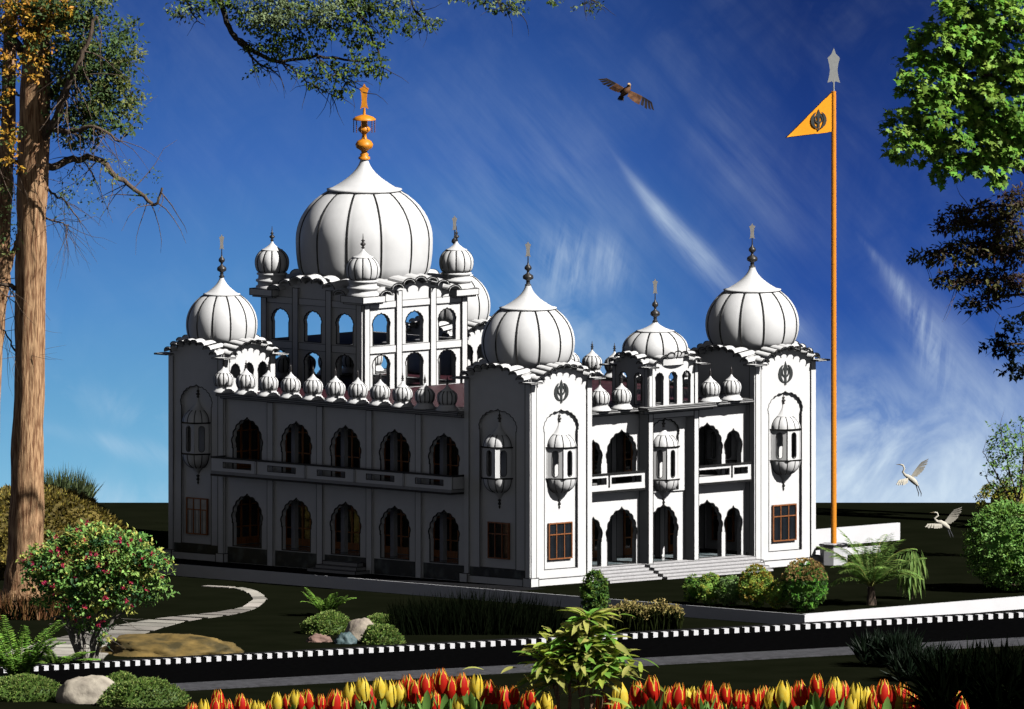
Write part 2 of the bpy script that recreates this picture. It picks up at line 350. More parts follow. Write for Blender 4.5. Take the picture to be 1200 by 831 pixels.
# ---------------------------------------------------------------- corner towers
def tower(x0, y0, sx, sy, big=True, faces=('F', 'S'), arched_front=False, label=None):
    mb = MB(); t = .16; ze, zp = 12.0, 12.62
    x1, y1 = x0 + sx, y0 + sy
    if arched_front: mb.box(x0 + t, x1 - t, y0 + 1.0, y1 - t, 0, 12.3, W_); mb.box(x0 + t, x1 - t, y0 + t, y0 + 1.0, 0, 9.8, W_)
    else: mb.box(x0 + t, x1 - t, y0 + t, y1 - t, 0, 12.3, W_)
    n = 9 if big else 8
    frs = {'F': (FRONT(y0, x0), sx), 'S': (SIDE(x0, y1), sy), 'R': (RIGHT(x1, y0), sy), 'B': (BACK(y1, x1), sx)}
    for key, (fr, w) in frs.items():
        u0, u1 = (0, w) if key in 'FB' else (t, w - t)
        out = gable(fr, u0, u1, .0, ze, zp, n)
        holes = []
        wn = .55 * w; uc = w / 2
        if key in faces and not (arched_front and key == 'F'):
            holes = [arch(uc, wn, .95, 9.05, 10.3, 5)]
        if arched_front and key == 'F': holes = [arch(uc + (k - 1) * 1.13, .72, 9.95, 11.0, 11.65, 3, .02) for k in range(3)]
        mb.panel(fr, out, holes, -t, 0, W_, LN, .02)
        p = .40
        for a, b in ((-.001, p), (w - p, w + .001)):       # corner pilasters
            mb.fbox(fr, a, b, -.02, .07, .5, 11.96, W_)
            mb.bar(fr(p if a < 1 else w - p, .075, .5), fr(p if a < 1 else w - p, .075, 11.9), .014, LN)
        mb.fbox(fr, p, w - p, 0, .10, .0, .42, W_, LN, .018)   # plinth
        if key in 'FS' and (key, arched_front) != ('F', True):
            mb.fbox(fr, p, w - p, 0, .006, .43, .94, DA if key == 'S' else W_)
    for (cx, cy) in ((x0, y0), (x1, y0), (x0, y1), (x1, y1)):
        mb.bar((cx, cy, .5), (cx, cy, 12), .016, LN)
        ex = -1 if cx == x0 else 1; ey = -1 if cy == y0 else 1
        xs = sorted((cx - ex * .42, cx + ex * .24)); yy = sorted((cy - ey * .42, cy + ey * .24)); mb.box(xs[0], xs[1], yy[0], yy[1], 0, .52, W_, LN, .02)
        mb.box(min(cx - ex * .35, cx + ex * .62), max(cx - ex * .35, cx + ex * .62), min(cy - ey * .35, cy + ey * .62), max(cy - ey * .35, cy + ey * .62), 11.97, 12.04, W_, LN, .018)
    ob = mb.build('tower', WL, G_)
    if label: ob['label'] = label
    e = MB()
    for key, (fr, w) in frs.items(): eave(e, fr, .12, w - .12, ze + .06, zp + .25, n)
    e.build('scalloped_eave', [M['white'], M['line']], ob)
    cx, cy = (x0 + x1) / 2, (y0 + y1) / 2
    if big:
        dome('dome', (cx, cy), 2.05, 2.75, 1.55, 12.75, 14.1, 16.1, 17.5, [(2.3, 12.2), (2.3, 12.5), (2.1, 12.6), (2.1, 12.8)], ob)
        finial((cx, cy), 17.42, 20.05, .33, ob)
    else:
        dome('dome', (cx, cy), 1.75, 2.1, 1.0, 12.75, 13.75, 15.5, 16.6, [(1.9, 12.2), (1.9, 12.5), (1.78, 12.6), (1.78, 12.8)], ob, rib_r=.048)
        finial((cx, cy), 16.5, 19.05, .29, ob)
    for key in faces:
        fr, w = frs[key]; uc = w / 2
        if arched_front and key == 'F': continue
        fi = Fr(fr(0, -.14, 0), fr.u, fr.n)
        oriel(fi, uc, 6.27, 8.1, 1.0 if big else .92, G_)
        if key == 'F' or big: window(Fr(fr(0, -.02, 0), fr.u, fr.n), uc, 1.5, 1.75 if key == 'S' else 1.95, 2.15, G_)
        else: window(Fr(fr(0, -.02, 0), fr.u, fr.n), uc, 1.5, 1.75, 2.15, G_, gm='pale_glass')
    if big and 'F' in faces:
        k = MB(); fr, w = frs['F']; khanda(k, fr, w / 2, 11.33, 1.3, .0, .05); k.build('khanda_emblem', M['emblem'], ob)
    return ob
tower(0, 0, 5.0, 5.45, label='near corner tower of the gurdwara, dark side and lit side both in view')
tower(18.6, 0, 4.95, 5.45, faces=('F', 'S'))
tower(0, 25.46, 4.2, 4.5, big=False, faces=('F', 'S'), arched_front=True)
tower(19.3, 25.46, 4.2, 4.5, big=False, faces=('F',), arched_front=True)

# ---------------------------------------------------------------- long side wall
XS = .12; Y0, Y1 = 5.45, 25.46
fr = SIDE(XS, Y1); L_ = Y1 - Y0
ys = [25.35, 21.4, 17.3, 13.2, 9.12, 5.0]
mb = MB(); holes = []; t = .30
ucs = [Y1 - (y - .0) for y in (23.62, 19.55, 15.46, 11.38, 7.3)]
for uc in ucs:
    holes += [arch(uc, 2.35, 1.0, 2.35, 4.1, 4), arch(uc, 2.35, 5.45, 6.75, 8.6, 4)]
mb.panel(fr, rect(0, L_, 0, 9.66), holes, -t, 0, W_, LN, .03)
for i in range(5):                                           # dado panels and pilasters
    a = Y1 - ys[i]; b = Y1 - ys[i + 1]
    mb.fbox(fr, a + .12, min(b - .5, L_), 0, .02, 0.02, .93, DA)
for y in ys[:-1]:
    u = Y1 - y; a, b = max(0, u - .45), u + .02
    mb.fbox(fr, a, b, -.02, .12, 0, 9.6, W_, LN, .012)
side_wall = mb.build('side_wall', WL, G_)
mb = MB(); uc = ucs[2]
mb.fbox(fr, uc - 1.9, uc + 2.1, .02, 1.3, 0, .2, GR, LN, .018); mb.fbox(fr, uc - 1.6, uc + 1.8, .02, .9, .2, .4, GR, LN, .018); mb.fbox(fr, uc - 1.4, uc + 1.5, .02, .5, .4, .62, GR, LN, .018)
mb.build('side_steps', WL, G_)
# balcony of the long side
def balcony(fr, u0, u1, posts, d0, d1, slots):
    mb = MB()
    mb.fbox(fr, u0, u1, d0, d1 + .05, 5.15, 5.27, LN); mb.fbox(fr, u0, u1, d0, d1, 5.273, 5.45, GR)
    mb.fbox(fr, u0, u1, d1 - .22, d1 + .04, 6.2, 6.29, LN)
    edges = [u0] + posts + [u1]
    mb.panel(fr, rect(u0, u1, 5.45, 6.2), [rect(a, b, 5.66, 6.0) for a, b in slots], d1 - .12, d1 - .02, W_, LN, .018)
    for u in posts: mb.fbox(fr, u - .05, u + .05, d1 - .13, d1 + .03, 5.455, 6.195, W_, LN, .01)
    for u in (u0, u1 - .1): mb.fbox(fr, u, u + .1, d0, d1 - .12, 5.455, 6.195, W_, LN, .018)
    for u in (u0, u1 - .12): mb.fbox(fr, u, u + .12, d0 + .02, d1 - .22, 6.205, 6.285, LN)
    return mb.build('balcony', WL, G_)
posts = [Y1 - (23.9 - .05 - 4.09 * k) + .1 for k in range(5)]
posts = [Y1 - y for y in (21.72, 17.62, 13.55, 9.48)]
balcony(fr, -.35 + .36, L_ - .1, posts, .0, 1.17, [(max(0, p) + .95, max(0, p) + 3.25) for p in [.05] + posts])
# cornice of the long side
def cornice(fr, u0, u1, base=0.0, name='cornice'):
    mb = MB()
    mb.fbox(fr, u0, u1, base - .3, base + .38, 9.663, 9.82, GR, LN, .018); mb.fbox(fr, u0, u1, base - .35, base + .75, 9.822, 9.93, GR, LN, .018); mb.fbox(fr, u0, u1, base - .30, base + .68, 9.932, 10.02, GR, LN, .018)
    return mb.build(name, WL, G_)
cornice(fr, -.25 + .26, L_ - .01)

# ---------------------------------------------------------------- verandah, floors, hall behind
mb = MB()
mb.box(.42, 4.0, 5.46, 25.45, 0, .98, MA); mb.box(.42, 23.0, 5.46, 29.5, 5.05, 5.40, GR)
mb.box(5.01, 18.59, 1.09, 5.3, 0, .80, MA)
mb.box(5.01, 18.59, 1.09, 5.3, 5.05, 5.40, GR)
mb.build('floor_slab', WL, G_)
mb = MB()
mb.box(3.0, 3.2, 5.47, 25.44, .985, 5.04, W_); mb.box(3.0, 3.2, 5.47, 25.44, 5.41, 9.64, W_)
mb.box(5.02, 18.58, 5.31, 5.5, .0, 5.04, W_); mb.box(5.02, 18.58, 5.31, 5.45, 5.41, 9.64, W_)
for u in (9.8, 13.8):
    mb.box(u - .2, u + .2, 2.9, 3.3, .8, 5.04, W_, LN, .018); mb.box(u - .2, u + .2, 2.9, 3.3, 5.41, 9.64, W_, LN, .018)
for y in (21.2, 17.1, 13.0, 8.9): mb.box(1.5, 1.8, y - .15, y + .15, .985, 5.04, W_); mb.box(1.5, 1.8, y - .15, y + .15, 5.41, 9.64, W_)
mb.build('inner_wall', WL, G_)
frd = SIDE(2.99, Y1)
for uc in ucs:
    uu = uc - 2.75                                          # what the slanting view shows through each arch
    if uu < 1.0:
        fq = FRONT(25.45, 0); door(fq, 1.75, .99, 2.2, 3.1, G_); door(fq, 1.75, 5.41, 2.2, 3.0, G_); continue
    door(frd, uu + .15, .99, 2.1, 3.1, G_); door(frd, uu + .15, 5.41, 2.1, 3.0, G_)
frd = FRONT(5.30, 5.0)
for u in (5.1, 8.9, 12.6): door(frd, u, .81, 1.9, 3.0, G_); door(frd, u, 5.41, 1.9, 3.0, G_)
mb = MB()                                                    # rear and far side walls
frb = BACK(29.9, 19.3); mb.panel(frb, rect(0, 15.1, 0, 9.66), [arch(1.6 + 3 * k, 1.5, z, z + 1.6, z + 2.8, 3) for k in range(5) for z in (1.0, 5.6)], -.3, 0, W_, LN)
frr = RIGHT(23.4, 5.46); mb.panel(frr, rect(0, 19.9, 0, 9.66), [arch(2 + 3.9 * k, 2.0, z, z + 1.6, z + 2.8, 3) for k in range(5) for z in (1.0, 5.6)], -.3, 0, W_, LN)
mb.build('rear_wall', WL, G_)
mb = MB(); mb.box(.44, 23.05, 5.46, 29.55, 9.66, 9.84, MR); mb.box(5.02, 18.58, 1.1, 5.458, 9.66, 9.84, MR)
mb.build('roof', WL, G_)
cornice(BACK(29.9, 19.3), .02, 15.08); cornice(RIGHT(23.4, 5.46), .02, 19.9)

# ---------------------------------------------------------------- entrance front
YA = .78; frf = FRONT(YA, 0)
mb = MB(); t = .3
mb_h = []
for z0, z1, z2, z3 in ((.82, 2.25, 4.18, 3.72), (5.42, 6.85, 8.72, 8.25)):
    mb_h += [arch(8.3, 2.35, z0, z1, z2, 4), arch(15.38, 2.35, z0, z1, z2, 4), arch(5.95, 1.25, z0, z1, z3, 2), arch(17.55, 1.25, z0, z1, z3, 2)]
mb_h += [arch(11.77, 2.2, .82, 2.25, 4.18, 4), ]
mb.panel(frf, rect(5.01, 18.59, 0, 9.66), mb_h, -t, 0, W_, LN, .028)
mb.panel(Fr(frf(0, .001, 0), frf.u, frf.n), rect(10.2, 13.5, 4.9, 9.6), [arch(11.77, 2.2, 5.0, 8.2, 9.2, 4)], 0, .12, W_, LN, .028)
for a, b in ((9.76, 10.14), (13.54, 13.92)):                # the pair of piers of the porch
    mb.fbox(frf, a, b, .002, YA, .8, 9.6, W_, LN, .02)
mb.fbox(frf, 10.14, 13.54, .3, YA - .02, 9.3, 9.6, W_, LN, .018)
front_wall = mb.build('front_wall', WL, G_)
oriel(Fr(frf(0, 0.0, 0), frf.u, frf.n), 11.77, 5.63, 7.56, .9, G_, zdome=.72, cap=.45, low=1.0)
for a, b, s in ((5.02, 9.74, [(5.3, 6.5), (6.95, 9.4)]), (13.94, 18.56, [(14.2, 16.7), (17.1, 18.2)])):
    mb = MB()
    mb.fbox(frf, a, b, 0.01, .62, 5.15, 5.27, LN); mb.fbox(frf, a, b, 0.01, .55, 5.273, 5.45, W_)
    mb.fbox(frf, a, b, .36, .6, 6.2, 6.29, LN)
    mb.panel(frf, rect(a, b, 5.45, 6.2), [rect(p, q, 5.66, 6.02) for p, q in s], .44, .54, W_, LN, .018)
    u = (s[0][1] + s[1][0]) / 2; mb.fbox(frf, u - .06, u + .06, .42, .57, 5.455, 6.195, LN)
    mb.build('balcony', WL, G_)
cornice(FRONT(YA), 5.02, 9.0); cornice(FRONT(YA), 14.7, 18.58); cornice(FRONT(0), 9.0, 14.7)
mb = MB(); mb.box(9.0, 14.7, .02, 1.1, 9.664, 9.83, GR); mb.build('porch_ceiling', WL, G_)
mb = MB()
for k in range(5):                                          # entrance steps
    z1 = .80 - .16 * k; y0 = .2 - .36 * (k + 1); y1 = y0 + .362
    x1 = 18.6 - .0
    if k == 0: y1 = .76
    mb.box(5.05, 9.4, y0 + .1, y1 + .1, 0.005, z1, ST, LN, .010)
    mb.box(9.41, 18.2 + .0 * k, y0 - .30, y1 - .30 if k else .87, 0.005, z1 - .003, ST, LN, .010)
mb.build('entrance_steps', WL, G_)
# pavilion over the porch
mb = MB(); bx0, bx1, by0, by1 = 9.76, 13.8, .0, 2.95; ze, zp = 12.35, 12.9
PF = {'F': (FRONT(by0, bx0), bx1 - bx0), 'S': (SIDE(bx0, by1), by1 - by0), 'R': (RIGHT(bx1, by0), by1 - by0), 'B': (BACK(by1, bx1), bx1 - bx0)}
for key, (f, w) in PF.items():
    if key in 'FB': hs = [arch(w / 2 + (k - 1) * 1.12, .62, 10.1, 11.55, 12.0, 2, .02) for k in range(3)]
    else: hs = [arch(w / 2 + (k - .5) * 1.25, .62, 10.1, 11.55, 12.0, 2, .02) for k in range(2)]
    u0, u1 = (0, w) if key in 'FB' else (.2, w - .2)
    mb.panel(f, gable(f, u0, u1, 10.02, ze, zp, 7), hs, -.2, 0, W_, LN, .02)
    for a, b in ((-.001, .26), (w - .26, w + .001)): mb.fbox(f, a, b, -.02, .06, 10.03, ze - .05, W_, LN, .012)
mb.box(bx0 + .2, bx1 - .2, by0 + .2, by1 - .2, ze - .05, ze + .15, W_)
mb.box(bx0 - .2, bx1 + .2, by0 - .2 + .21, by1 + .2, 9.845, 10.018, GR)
for cx, cy, ex, ey in ((bx0, by0, -1, -1), (bx1, by0, 1, -1), (bx0, by1, -1, 1), (bx1, by1, 1, 1)):
    xs = sorted((cx - ex * .3, cx + ex * .55)); yy = sorted((cy - ey * .3, cy + ey * .55)); mb.box(xs[0], xs[1], yy[0], yy[1], ze - .03, ze + .03, W_, LN, .02)
pav = mb.build('porch_pavilion', WL, G_)
e = MB()
for key, (f, w) in PF.items(): eave(e, f, .1, w - .1, ze + .05, zp + .2, 7 if key in 'FB' else 6, .42, .5)
e.build('scalloped_eave', [M['white'], M['line']], pav)
pc = ((bx0 + bx1) / 2, (by0 + by1) / 2)
dome('dome', pc, 1.7, 1.94, 1.03, 12.75, 13.25, 14.3, 14.9, [(1.75, 12.4), (1.75, 12.8)], pav, rib_r=.048)
finial(pc, 14.82, 17.4, .29, pav)

# ---------------------------------------------------------------- the raised hall with the great dome
hx0, hx1, hy0, hy1 = 7.6, 16.1, 21.5, 29.8
mb = MB(); HF = {'F': (FRONT(hy0, hx0), hx1 - hx0), 'S': (SIDE(hx0, hy1), hy1 - hy0), 'R': (RIGHT(hx1, hy0), hy1 - hy0), 'B': (BACK(hy1, hx1), hx1 - hx0)}
for key, (f, w) in HF.items():
    cs = [w * .176, w * .5, w * .818]
    lo = [arch(c, 1.38, 9.92, 11.15, 11.92, 4, .03) for c in cs]
    u0, u1 = (0, w) if key in 'FB' else (.25, w - .25)
    if key in 'FS':
        hs = lo + [arch(c, 1.38, 12.5, 13.55, 14.35, 4, .03) for c in cs]
        mb.panel(f, gable(f, u0, u1, 9.85, 15.15, 15.85, 7), hs, -.25, 0, W_, LN, .028)
    else:
        mb.panel(f, rect(u0, u1, 9.85, 12.42), lo, -.25, 0, W_, LN, .028)
        mb.panel(f, gable(f, u0, u1, 14.64, 15.15, 15.85, 7), [], -.25, 0, W_)
    pil = [(0, .42), (w * .312, w * .312 + .45), (w * .644, w * .644 + .45), (w - .42, w)] if key in 'FS' else [(0, .42), (w - .42, w)]
    for a, b in pil: mb.fbox(f, a, b, -.24, .14, 9.86, 15.0 if (a < .1 or b > w - .1) else 15.6, W_, LN, .018)
    for (a, _), (_, b) in zip(pil, pil[1:]):
        pass
    seg = [(pil[i][1], pil[i + 1][0]) for i in range(len(pil) - 1)]
    for a, b in seg:
        mb.fbox(f, a + .003, b - .003, -.2, .09, 12.0, 12.42, W_, LN, .012); mb.fbox(f, a + .003, b - .003, -.2, .09, 14.64, 15.02, W_, LN, .012)
mb.box(hx0 + .26, hx1 - .26, hy0 + .26, hy1 - .26, 12.2, 12.42, CO)
mb.box(hx0 + .26, hx1 - .26, hy0 + .26, hy1 - .26, 15.05, 15.25, W_)
for cx, cy, ex, ey in ((hx0, hy0, -1, -1), (hx1, hy0, 1, -1), (hx0, hy1, -1, 1), (hx1, hy1, 1, 1)):
    xs = sorted((cx - ex * 1.3, cx + ex * .55)); yy = sorted((cy - ey * 1.3, cy + ey * .55))
    mb.box(xs[0], xs[1], yy[0], yy[1], 15.04, 15.42, W_, LN, .02)
    xs = sorted((cx - ex * 1.2, cx + ex * .42)); yy = sorted((cy - ey * 1.2, cy + ey * .42)); mb.box(xs[0], xs[1], yy[0], yy[1], 14.94, 15.037, W_, LN, .018)
hall = mb.build('upper_hall', WL, G_)
e = MB()
for key, (f, w) in HF.items(): eave(e, f, .95, w - .95, 15.25, 16.15, 7, .55, 1.2, .62)
e.build('scalloped_eave', [M['white'], M['line']], hall)
hc = ((hx0 + hx1) / 2, (hy0 + hy1) / 2)
dome('great_dome', hc, 3.65, 4.02, 2.02, 16.2, 18.3, 21.2, 23.1, [(3.75, 15.25), (3.75, 16.0), (3.68, 16.05), (3.68, 16.22)], hall, rib_r=.06)
c = hc; mb = MB(); z0 = 23.0
mb.lathe((c[0], c[1], z0), [(.34, 0), (.34, .12), (.22, .2), (.26, .3), (.16, .38), (.2, .5), (.46, .66), (.52, .82), (.52, .88), (.4, 1.08), (.16, 1.2), (.12, 1.45), (.2, 1.55), (.36, 1.68), (.36, 1.8), (.2, 1.98), (.16, 2.1), (.2, 2.2), (.1, 2.35), (.07, 3.0)], 16, 0)
mb.lathe((c[0], c[1], z0 + 2.3), [(.68, 0), (.69, .06), (.5, .2), (.2, .3), (.05, .33)], 20, 0)
for k in range(12):
    a = 2 * PI * k / 12; p = Vector((c[0] + .64 * math.cos(a), c[1] + .64 * math.sin(a), z0 + 2.3))
    for j in range(6): mb.lathe(p + Vector((0, 0, -.12 * j - .12)), [(.015, 0), (.035, .05), (.015, .1)], 5, 1)
blade(mb, (c[0], c[1], z0 + 2.95), 1.5, .5, 0)
mb.build('golden_finial', [M['gold'], mat('bronze_bead', (.25, .09, .02), .4)], hall)

# ---------------------------------------------------------------- rows of small domes (modelled once, then copied)
def small_dome(s, zf):
    mb = MB()
    mb.lathe((0, 0, 0), [(.66 * s, 0), (.66 * s, .08 * s), (.58 * s, .10 * s), (.56 * s, .2 * s), (.5 * s, .22 * s), (.48 * s, .34 * s), (.52 * s, .36 * s)], 24, 0)
    pf = dome_profile(.44 * s, .60 * s, .34 * s, .36 * s, .78 * s, 1.14 * s, 12)
    mb.lathe((0, 0, 0), pf, 48, 0, True, 12, .06, R(15))
    for k in range(12):
        a = R(15) + 2 * PI * k / 12; mb.tube([Vector((r * .95 * math.cos(a), r * .95 * math.sin(a), z)) for r, z in pf], 0.038 * s, 4, 1, False)
    mb.lathe((0, 0, 0), [(.36 * s, 1.13 * s), (.37 * s, 1.16 * s)] + [(s * (.04 + .30 * (1 - t) ** 1.8), s * (1.17 + .36 * t)) for t in [i / 6 for i in range(7)]], 20, 0)
    ob = mb.build('small_dome', [M['dome'], M['line']])
    f = MB(); f.lathe((0, 0, s * 1.5), [(.05, 0), (.085, .05), (.04, .1), (.10, .16), (.04, .23), (.075, .28), (.03, .34), (.01, zf)], 8, 0)
    fo = f.build('finial', M['metal'], ob); fo.matrix_parent_inverse = Matrix()
    return ob
proto = small_dome(1.0, .5)
spots = [(-.15, 25.3 - 1.853 * k, 10.02) for k in range(11)]
spots += [(x, .38, 10.02) for x in (6.1, 7.9, 15.25, 17.0)]
spots += [(23.8, 7.6 + 1.853 * k, 10.02) for k in range(10)] + [(6.0 + 1.853 * k, 30.2, 10.02) for k in range(7)]
first = True
for x, y, z in spots:
    o = proto if first else copy_tree(proto); first = False
    o.parent = G_; o.matrix_parent_inverse = Matrix.Translation(-Vector(BASE)); o.location = (x, y, z)
def kiosk_dome():
    mb = MB()
    mb.lathe((0, 0, 0), [(.95, 0), (.95, .14), (.84, .2), (.84, .36), (.95, .42), (.95, .52), (.82, .58), (.80, .78), (.9, .82), (.9, .9), (.8, .94)], 32, 0)
    pf = dome_profile(.75, 1.02, .58, .94, 1.55, 2.25, 14)
    mb.lathe((0, 0, 0), pf, 60, 0, True, 12, .05, R(15))
    for k in range(12):
        a = R(15) + 2 * PI * k / 12; mb.tube([Vector((r * .955 * math.cos(a), r * .955 * math.sin(a), z)) for r, z in pf], .045, 4, 1, False)
    mb.lathe((0, 0, 0), [(.62, 2.24), (.63, 2.28)] + [(.05 + .5 * (1 - t) ** 1.8, 2.29 + .5 * t) for t in [i / 7 for i in range(8)]], 24, 0)
    ob = mb.build('kiosk_dome', [M['dome'], M['line']])
    f = MB(); f.lathe((0, 0, 2.75), [(.06, 0), (.11, .07), (.05, .14), (.16, .25), (.16, .3), (.05, .4), (.11, .48), (.04, .56), (.012, .9)], 10, 0)
    fo = f.build('finial', M['metal'], ob); fo.matrix_parent_inverse = Matrix()
    return ob
proto = kiosk_dome(); first = True
for cx, cy, ex, ey in ((hx0, hy0, -1, -1), (hx1, hy0, 1, -1), (hx0, hy1, -1, 1), (hx1, hy1, 1, 1)):
    o = proto if first else copy_tree(proto); first = False
    o.parent = G_; o.matrix_parent_inverse = Matrix.Translation(-Vector(BASE)); o.location = (cx - ex * .38, cy - ey * .38, 15.42)
# ================================================================ ground, terrace, road, sky backdrop
M['grass'] = mat('dark_lawn', (.0085, .0098, .0050), .95, .3, .35, spec=0, base2=(.0062, .0075, .0036))
QE = 86.4
def ground_pt(q, d, z): return Vector(((q + d) / 2, (q - d) / 2, z))
mb = MB()                                                   # low ground in front and falling hillside behind
rows = [(-330, LOW), (-2, LOW), (QE - 1, LOW), (QE + 4, LOW - .4), (QE + 40, LOW - 6), (QE + 240, LOW - 50)]
cols = [-700, -45, 60, 700]
vs = [ground_pt(q, d, z) for q, z in rows for d in cols]
mb.add(vs, [(i * 4 + j, i * 4 + j + 1, (i + 1) * 4 + j + 1, (i + 1) * 4 + j) for i in range(len(rows) - 1) for j in range(3)], 0)
tag(mb.build('ground', M['grass']), 'dark lawn stretching around the plot', kind='structure')
mb = MB(); tx, ty = -2.7, -25.2                             # raised terrace on which the gurdwara stands
a = [(tx, ty), (tx, QE - tx), (QE - ty, ty)]
mb.add([Vector((x, y, z)) for z in (0, LOW - .3) for x, y in a], [(0, 1, 2), (0, 3, 4, 1), (1, 4, 5, 2), (2, 5, 3, 0)], 0)
tag(mb.build('terrace', M['grass']), 'dark lawn terrace under the gurdwara', kind='structure')
mb = MB()
mb.box(tx + .002, -.3, -1.5, 30, .002, .008, 0)
tag(mb.build('path', mat('charcoal_paving', (.020, .020, .022), .85, .3, .8, spec=0)), 'charcoal paved strip along the long side wall', kind='structure')
wl = mat('painted_retaining_wall', (.78, .78, .80), .7, .06, .8, .1)
mb = MB(); mb.box(tx - .1, tx - .003, ty - .3, 80, LOW - .02, .0, 0); mb.box(tx - .002, 85, ty - .3, ty - .003, LOW - .02, .03, 0)
tag(mb.build('retaining_wall', wl), 'low painted retaining wall edging the terrace, grey on its shaded side and white on its sunny side', 'wall')
mb = MB(); mb.box(23.9, 39.3, 8.7, 8.95, 0, 1.02, 0); mb.box(26.8, 32.3, 3.3, 3.5, 0, .4, 0)
tag(mb.build('garden_wall', wl), 'low white garden wall behind the flagpole and the palm', 'wall')
# road: kerb line runs from (60,785) to (1200,723) in the photograph
A = on_ground(-400, 785 + 460 * .0545, LOW); B = on_ground(1700, 723 - 500 * .0545, LOW)
t = (B - A).normalized(); nrm = Vector((0, 0, 1)).cross(t)
if (Vector((-1, -1, 0))).dot(nrm) < 0: nrm = -nrm            # towards the viewer
def strip(d0, d1, z0, z1, m, name):
    mb = MB(); L = (B - A).length
    mb.hexa([A + t * u + nrm * d + Vector((0, 0, z - 0)) for u in (0, L) for d in (d0, d1) for z in (z0, z1)], 0)
    return mb.build(name, m)
tag(strip(.35, 13.0, -.2, .004, mat('black_asphalt', (.0032, .0032, .0035), .9, .4, 3, spec=0), 'road'), 'black asphalt road', kind='structure')
mk, N, Lk, P = new_mat('black_and_white_kerb_paint')
tc = N.new('ShaderNodeTexCoord'); mp = N.new('ShaderNodeVectorMath'); mp.operation = 'DOT_PRODUCT'; mp.inputs[1].default_value = t
Lk.new(tc.outputs['Object'], mp.inputs[0])
m1 = N.new('ShaderNodeMath'); m1.operation = 'MULTIPLY'; m1.inputs[1].default_value = 1 / (2 * (B - A).length / (2100 / 5.95))
m1.inputs[1].default_value = (2100 / 11.9) / (B - A).length
m2 = N.new('ShaderNodeMath'); m2.operation = 'FRACT'; m3 = N.new('ShaderNodeMath'); m3.operation = 'GREATER_THAN'; m3.inputs[1].default_value = .55
ns = N.new('ShaderNodeTexNoise'); ns.inputs['Scale'].default_value = 4
mx = N.new('ShaderNodeMix'); mx.data_type = 'RGBA'; mx.inputs[6].default_value = (.004, .004, .004, 1); mx.inputs[7].default_value = (.72, .72, .74, 1)
Lk.new(mp.outputs['Value'], m1.inputs[0]); Lk.new(m1.outputs[0], m2.inputs[0]); Lk.new(m2.outputs[0], m3.inputs[0]); Lk.new(m3.outputs[0], mx.inputs[0]); Lk.new(mx.outputs[2], P.inputs['Base Color']); P.inputs['Roughness'].default_value = .9; P.inputs['Specular IOR Level'].default_value = 0
k = strip(0, .35, -.05, .30, mk, 'kerb'); tag(k, 'kerb painted in black and white blocks along the road', kind='structure')
k = strip(-.9, -.003, -.05, .302, mat('dark_kerb_edge', (.02, .02, .021), .9, .3, spec=0), 'verge'); tag(k, 'dark kerb top strip', kind='structure')
k = strip(13.0, 17.0, -.05, .09, mat('weathered_grey_kerb', (.075, .075, .085), .9, .5, 2.5, bump=.4, base2=(.035, .035, .04)), 'pavement'); tag(k, 'weathered grey pavement strip on the near side of the road', kind='structure')
# sky backdrop: a tall curved screen of air far behind
ms, N, Lk, P = new_mat('sky_air'); N.remove(P)
out = [n for n in N if n.type == 'OUTPUT_MATERIAL'][0]
def val(x): return x
def op(o, a, b=None, clamp=False):
    n = N.new('ShaderNodeMath'); n.operation = o; n.use_clamp = clamp
    for i, v in enumerate((a, b)):
        if v is None: continue
        if isinstance(v, (int, float)): n.inputs[i].default_value = v
        else: Lk.new(v, n.inputs[i])
    return n.outputs[0]
tc = N.new('ShaderNodeTexCoord'); sp = N.new('ShaderNodeSeparateXYZ'); Lk.new(tc.outputs['Object'], sp.inputs[0])
X, Y, Z = sp.outputs
S = op('MULTIPLY', op('SUBTRACT', X, Y), .70711 * 20)        # across, in the photo's pixel scale
S = op('ADD', S, 622.0)
H = op('SUBTRACT', 300.6, op('MULTIPLY', Z, SZ))             # downwards, same scale
def noise_at(sx, sy, sc, det=6, rot=0, rough=.55, off=0, dist=0.0):
    cb = N.new('ShaderNodeCombineXYZ'); Lk.new(S, cb.inputs[0]); Lk.new(H, cb.inputs[1]); cb.inputs[2].default_value = off
    r = N.new('ShaderNodeMapping'); r.inputs['Rotation'].default_value = (0, 0, rot); Lk.new(cb.outputs[0], r.inputs[0])
    r2 = N.new('ShaderNodeVectorMath'); r2.operation = 'MULTIPLY'; r2.inputs[1].default_value = (sx, sy, 1); Lk.new(r.outputs[0], r2.inputs[0])
    n = N.new('ShaderNodeTexNoise'); n.inputs['Scale'].default_value = sc; n.inputs['Detail'].default_value = det; n.inputs['Roughness'].default_value = rough; n.inputs['Distortion'].default_value = dist
    Lk.new(r2.outputs[0], n.inputs['Vector']); return n.outputs['Fac']
def ramp(v, stops):
    r = N.new('ShaderNodeValToRGB'); Lk.new(v, r.inputs[0]); e = r.color_ramp.elements
    while len(e) < len(stops): e.new(.5)
    for i, (p, c) in enumerate(stops): e[i].position = p; e[i].color = (*lin(c), 1)
    return r.outputs[0]
def mixc(f, a, b):
    n = N.new('ShaderNodeMix'); n.data_type = 'RGBA'; n.inputs[0].default_value = 0
    Lk.new(f, n.inputs[0])
    for i, v in ((6, a), (7, b)):
        if isinstance(v, tuple): n.inputs[i].default_value = (*lin(v), 1)
        else: Lk.new(v, n.inputs[i])
    return n.outputs[2]
V = op('DIVIDE', op('ADD', H, 200), 1000.0)                   # 0.2 top of view, 0.79 ground line
left = ramp(V, [(0, (.10, .21, .45)), (.22, (.17, .32, .60)), (.38, (.24, .42, .71)), (.55, (.33, .56, .79)), (.66, (.41, .65, .82)), (.78, (.50, .74, .87)), (1, (.6, .8, .9))])
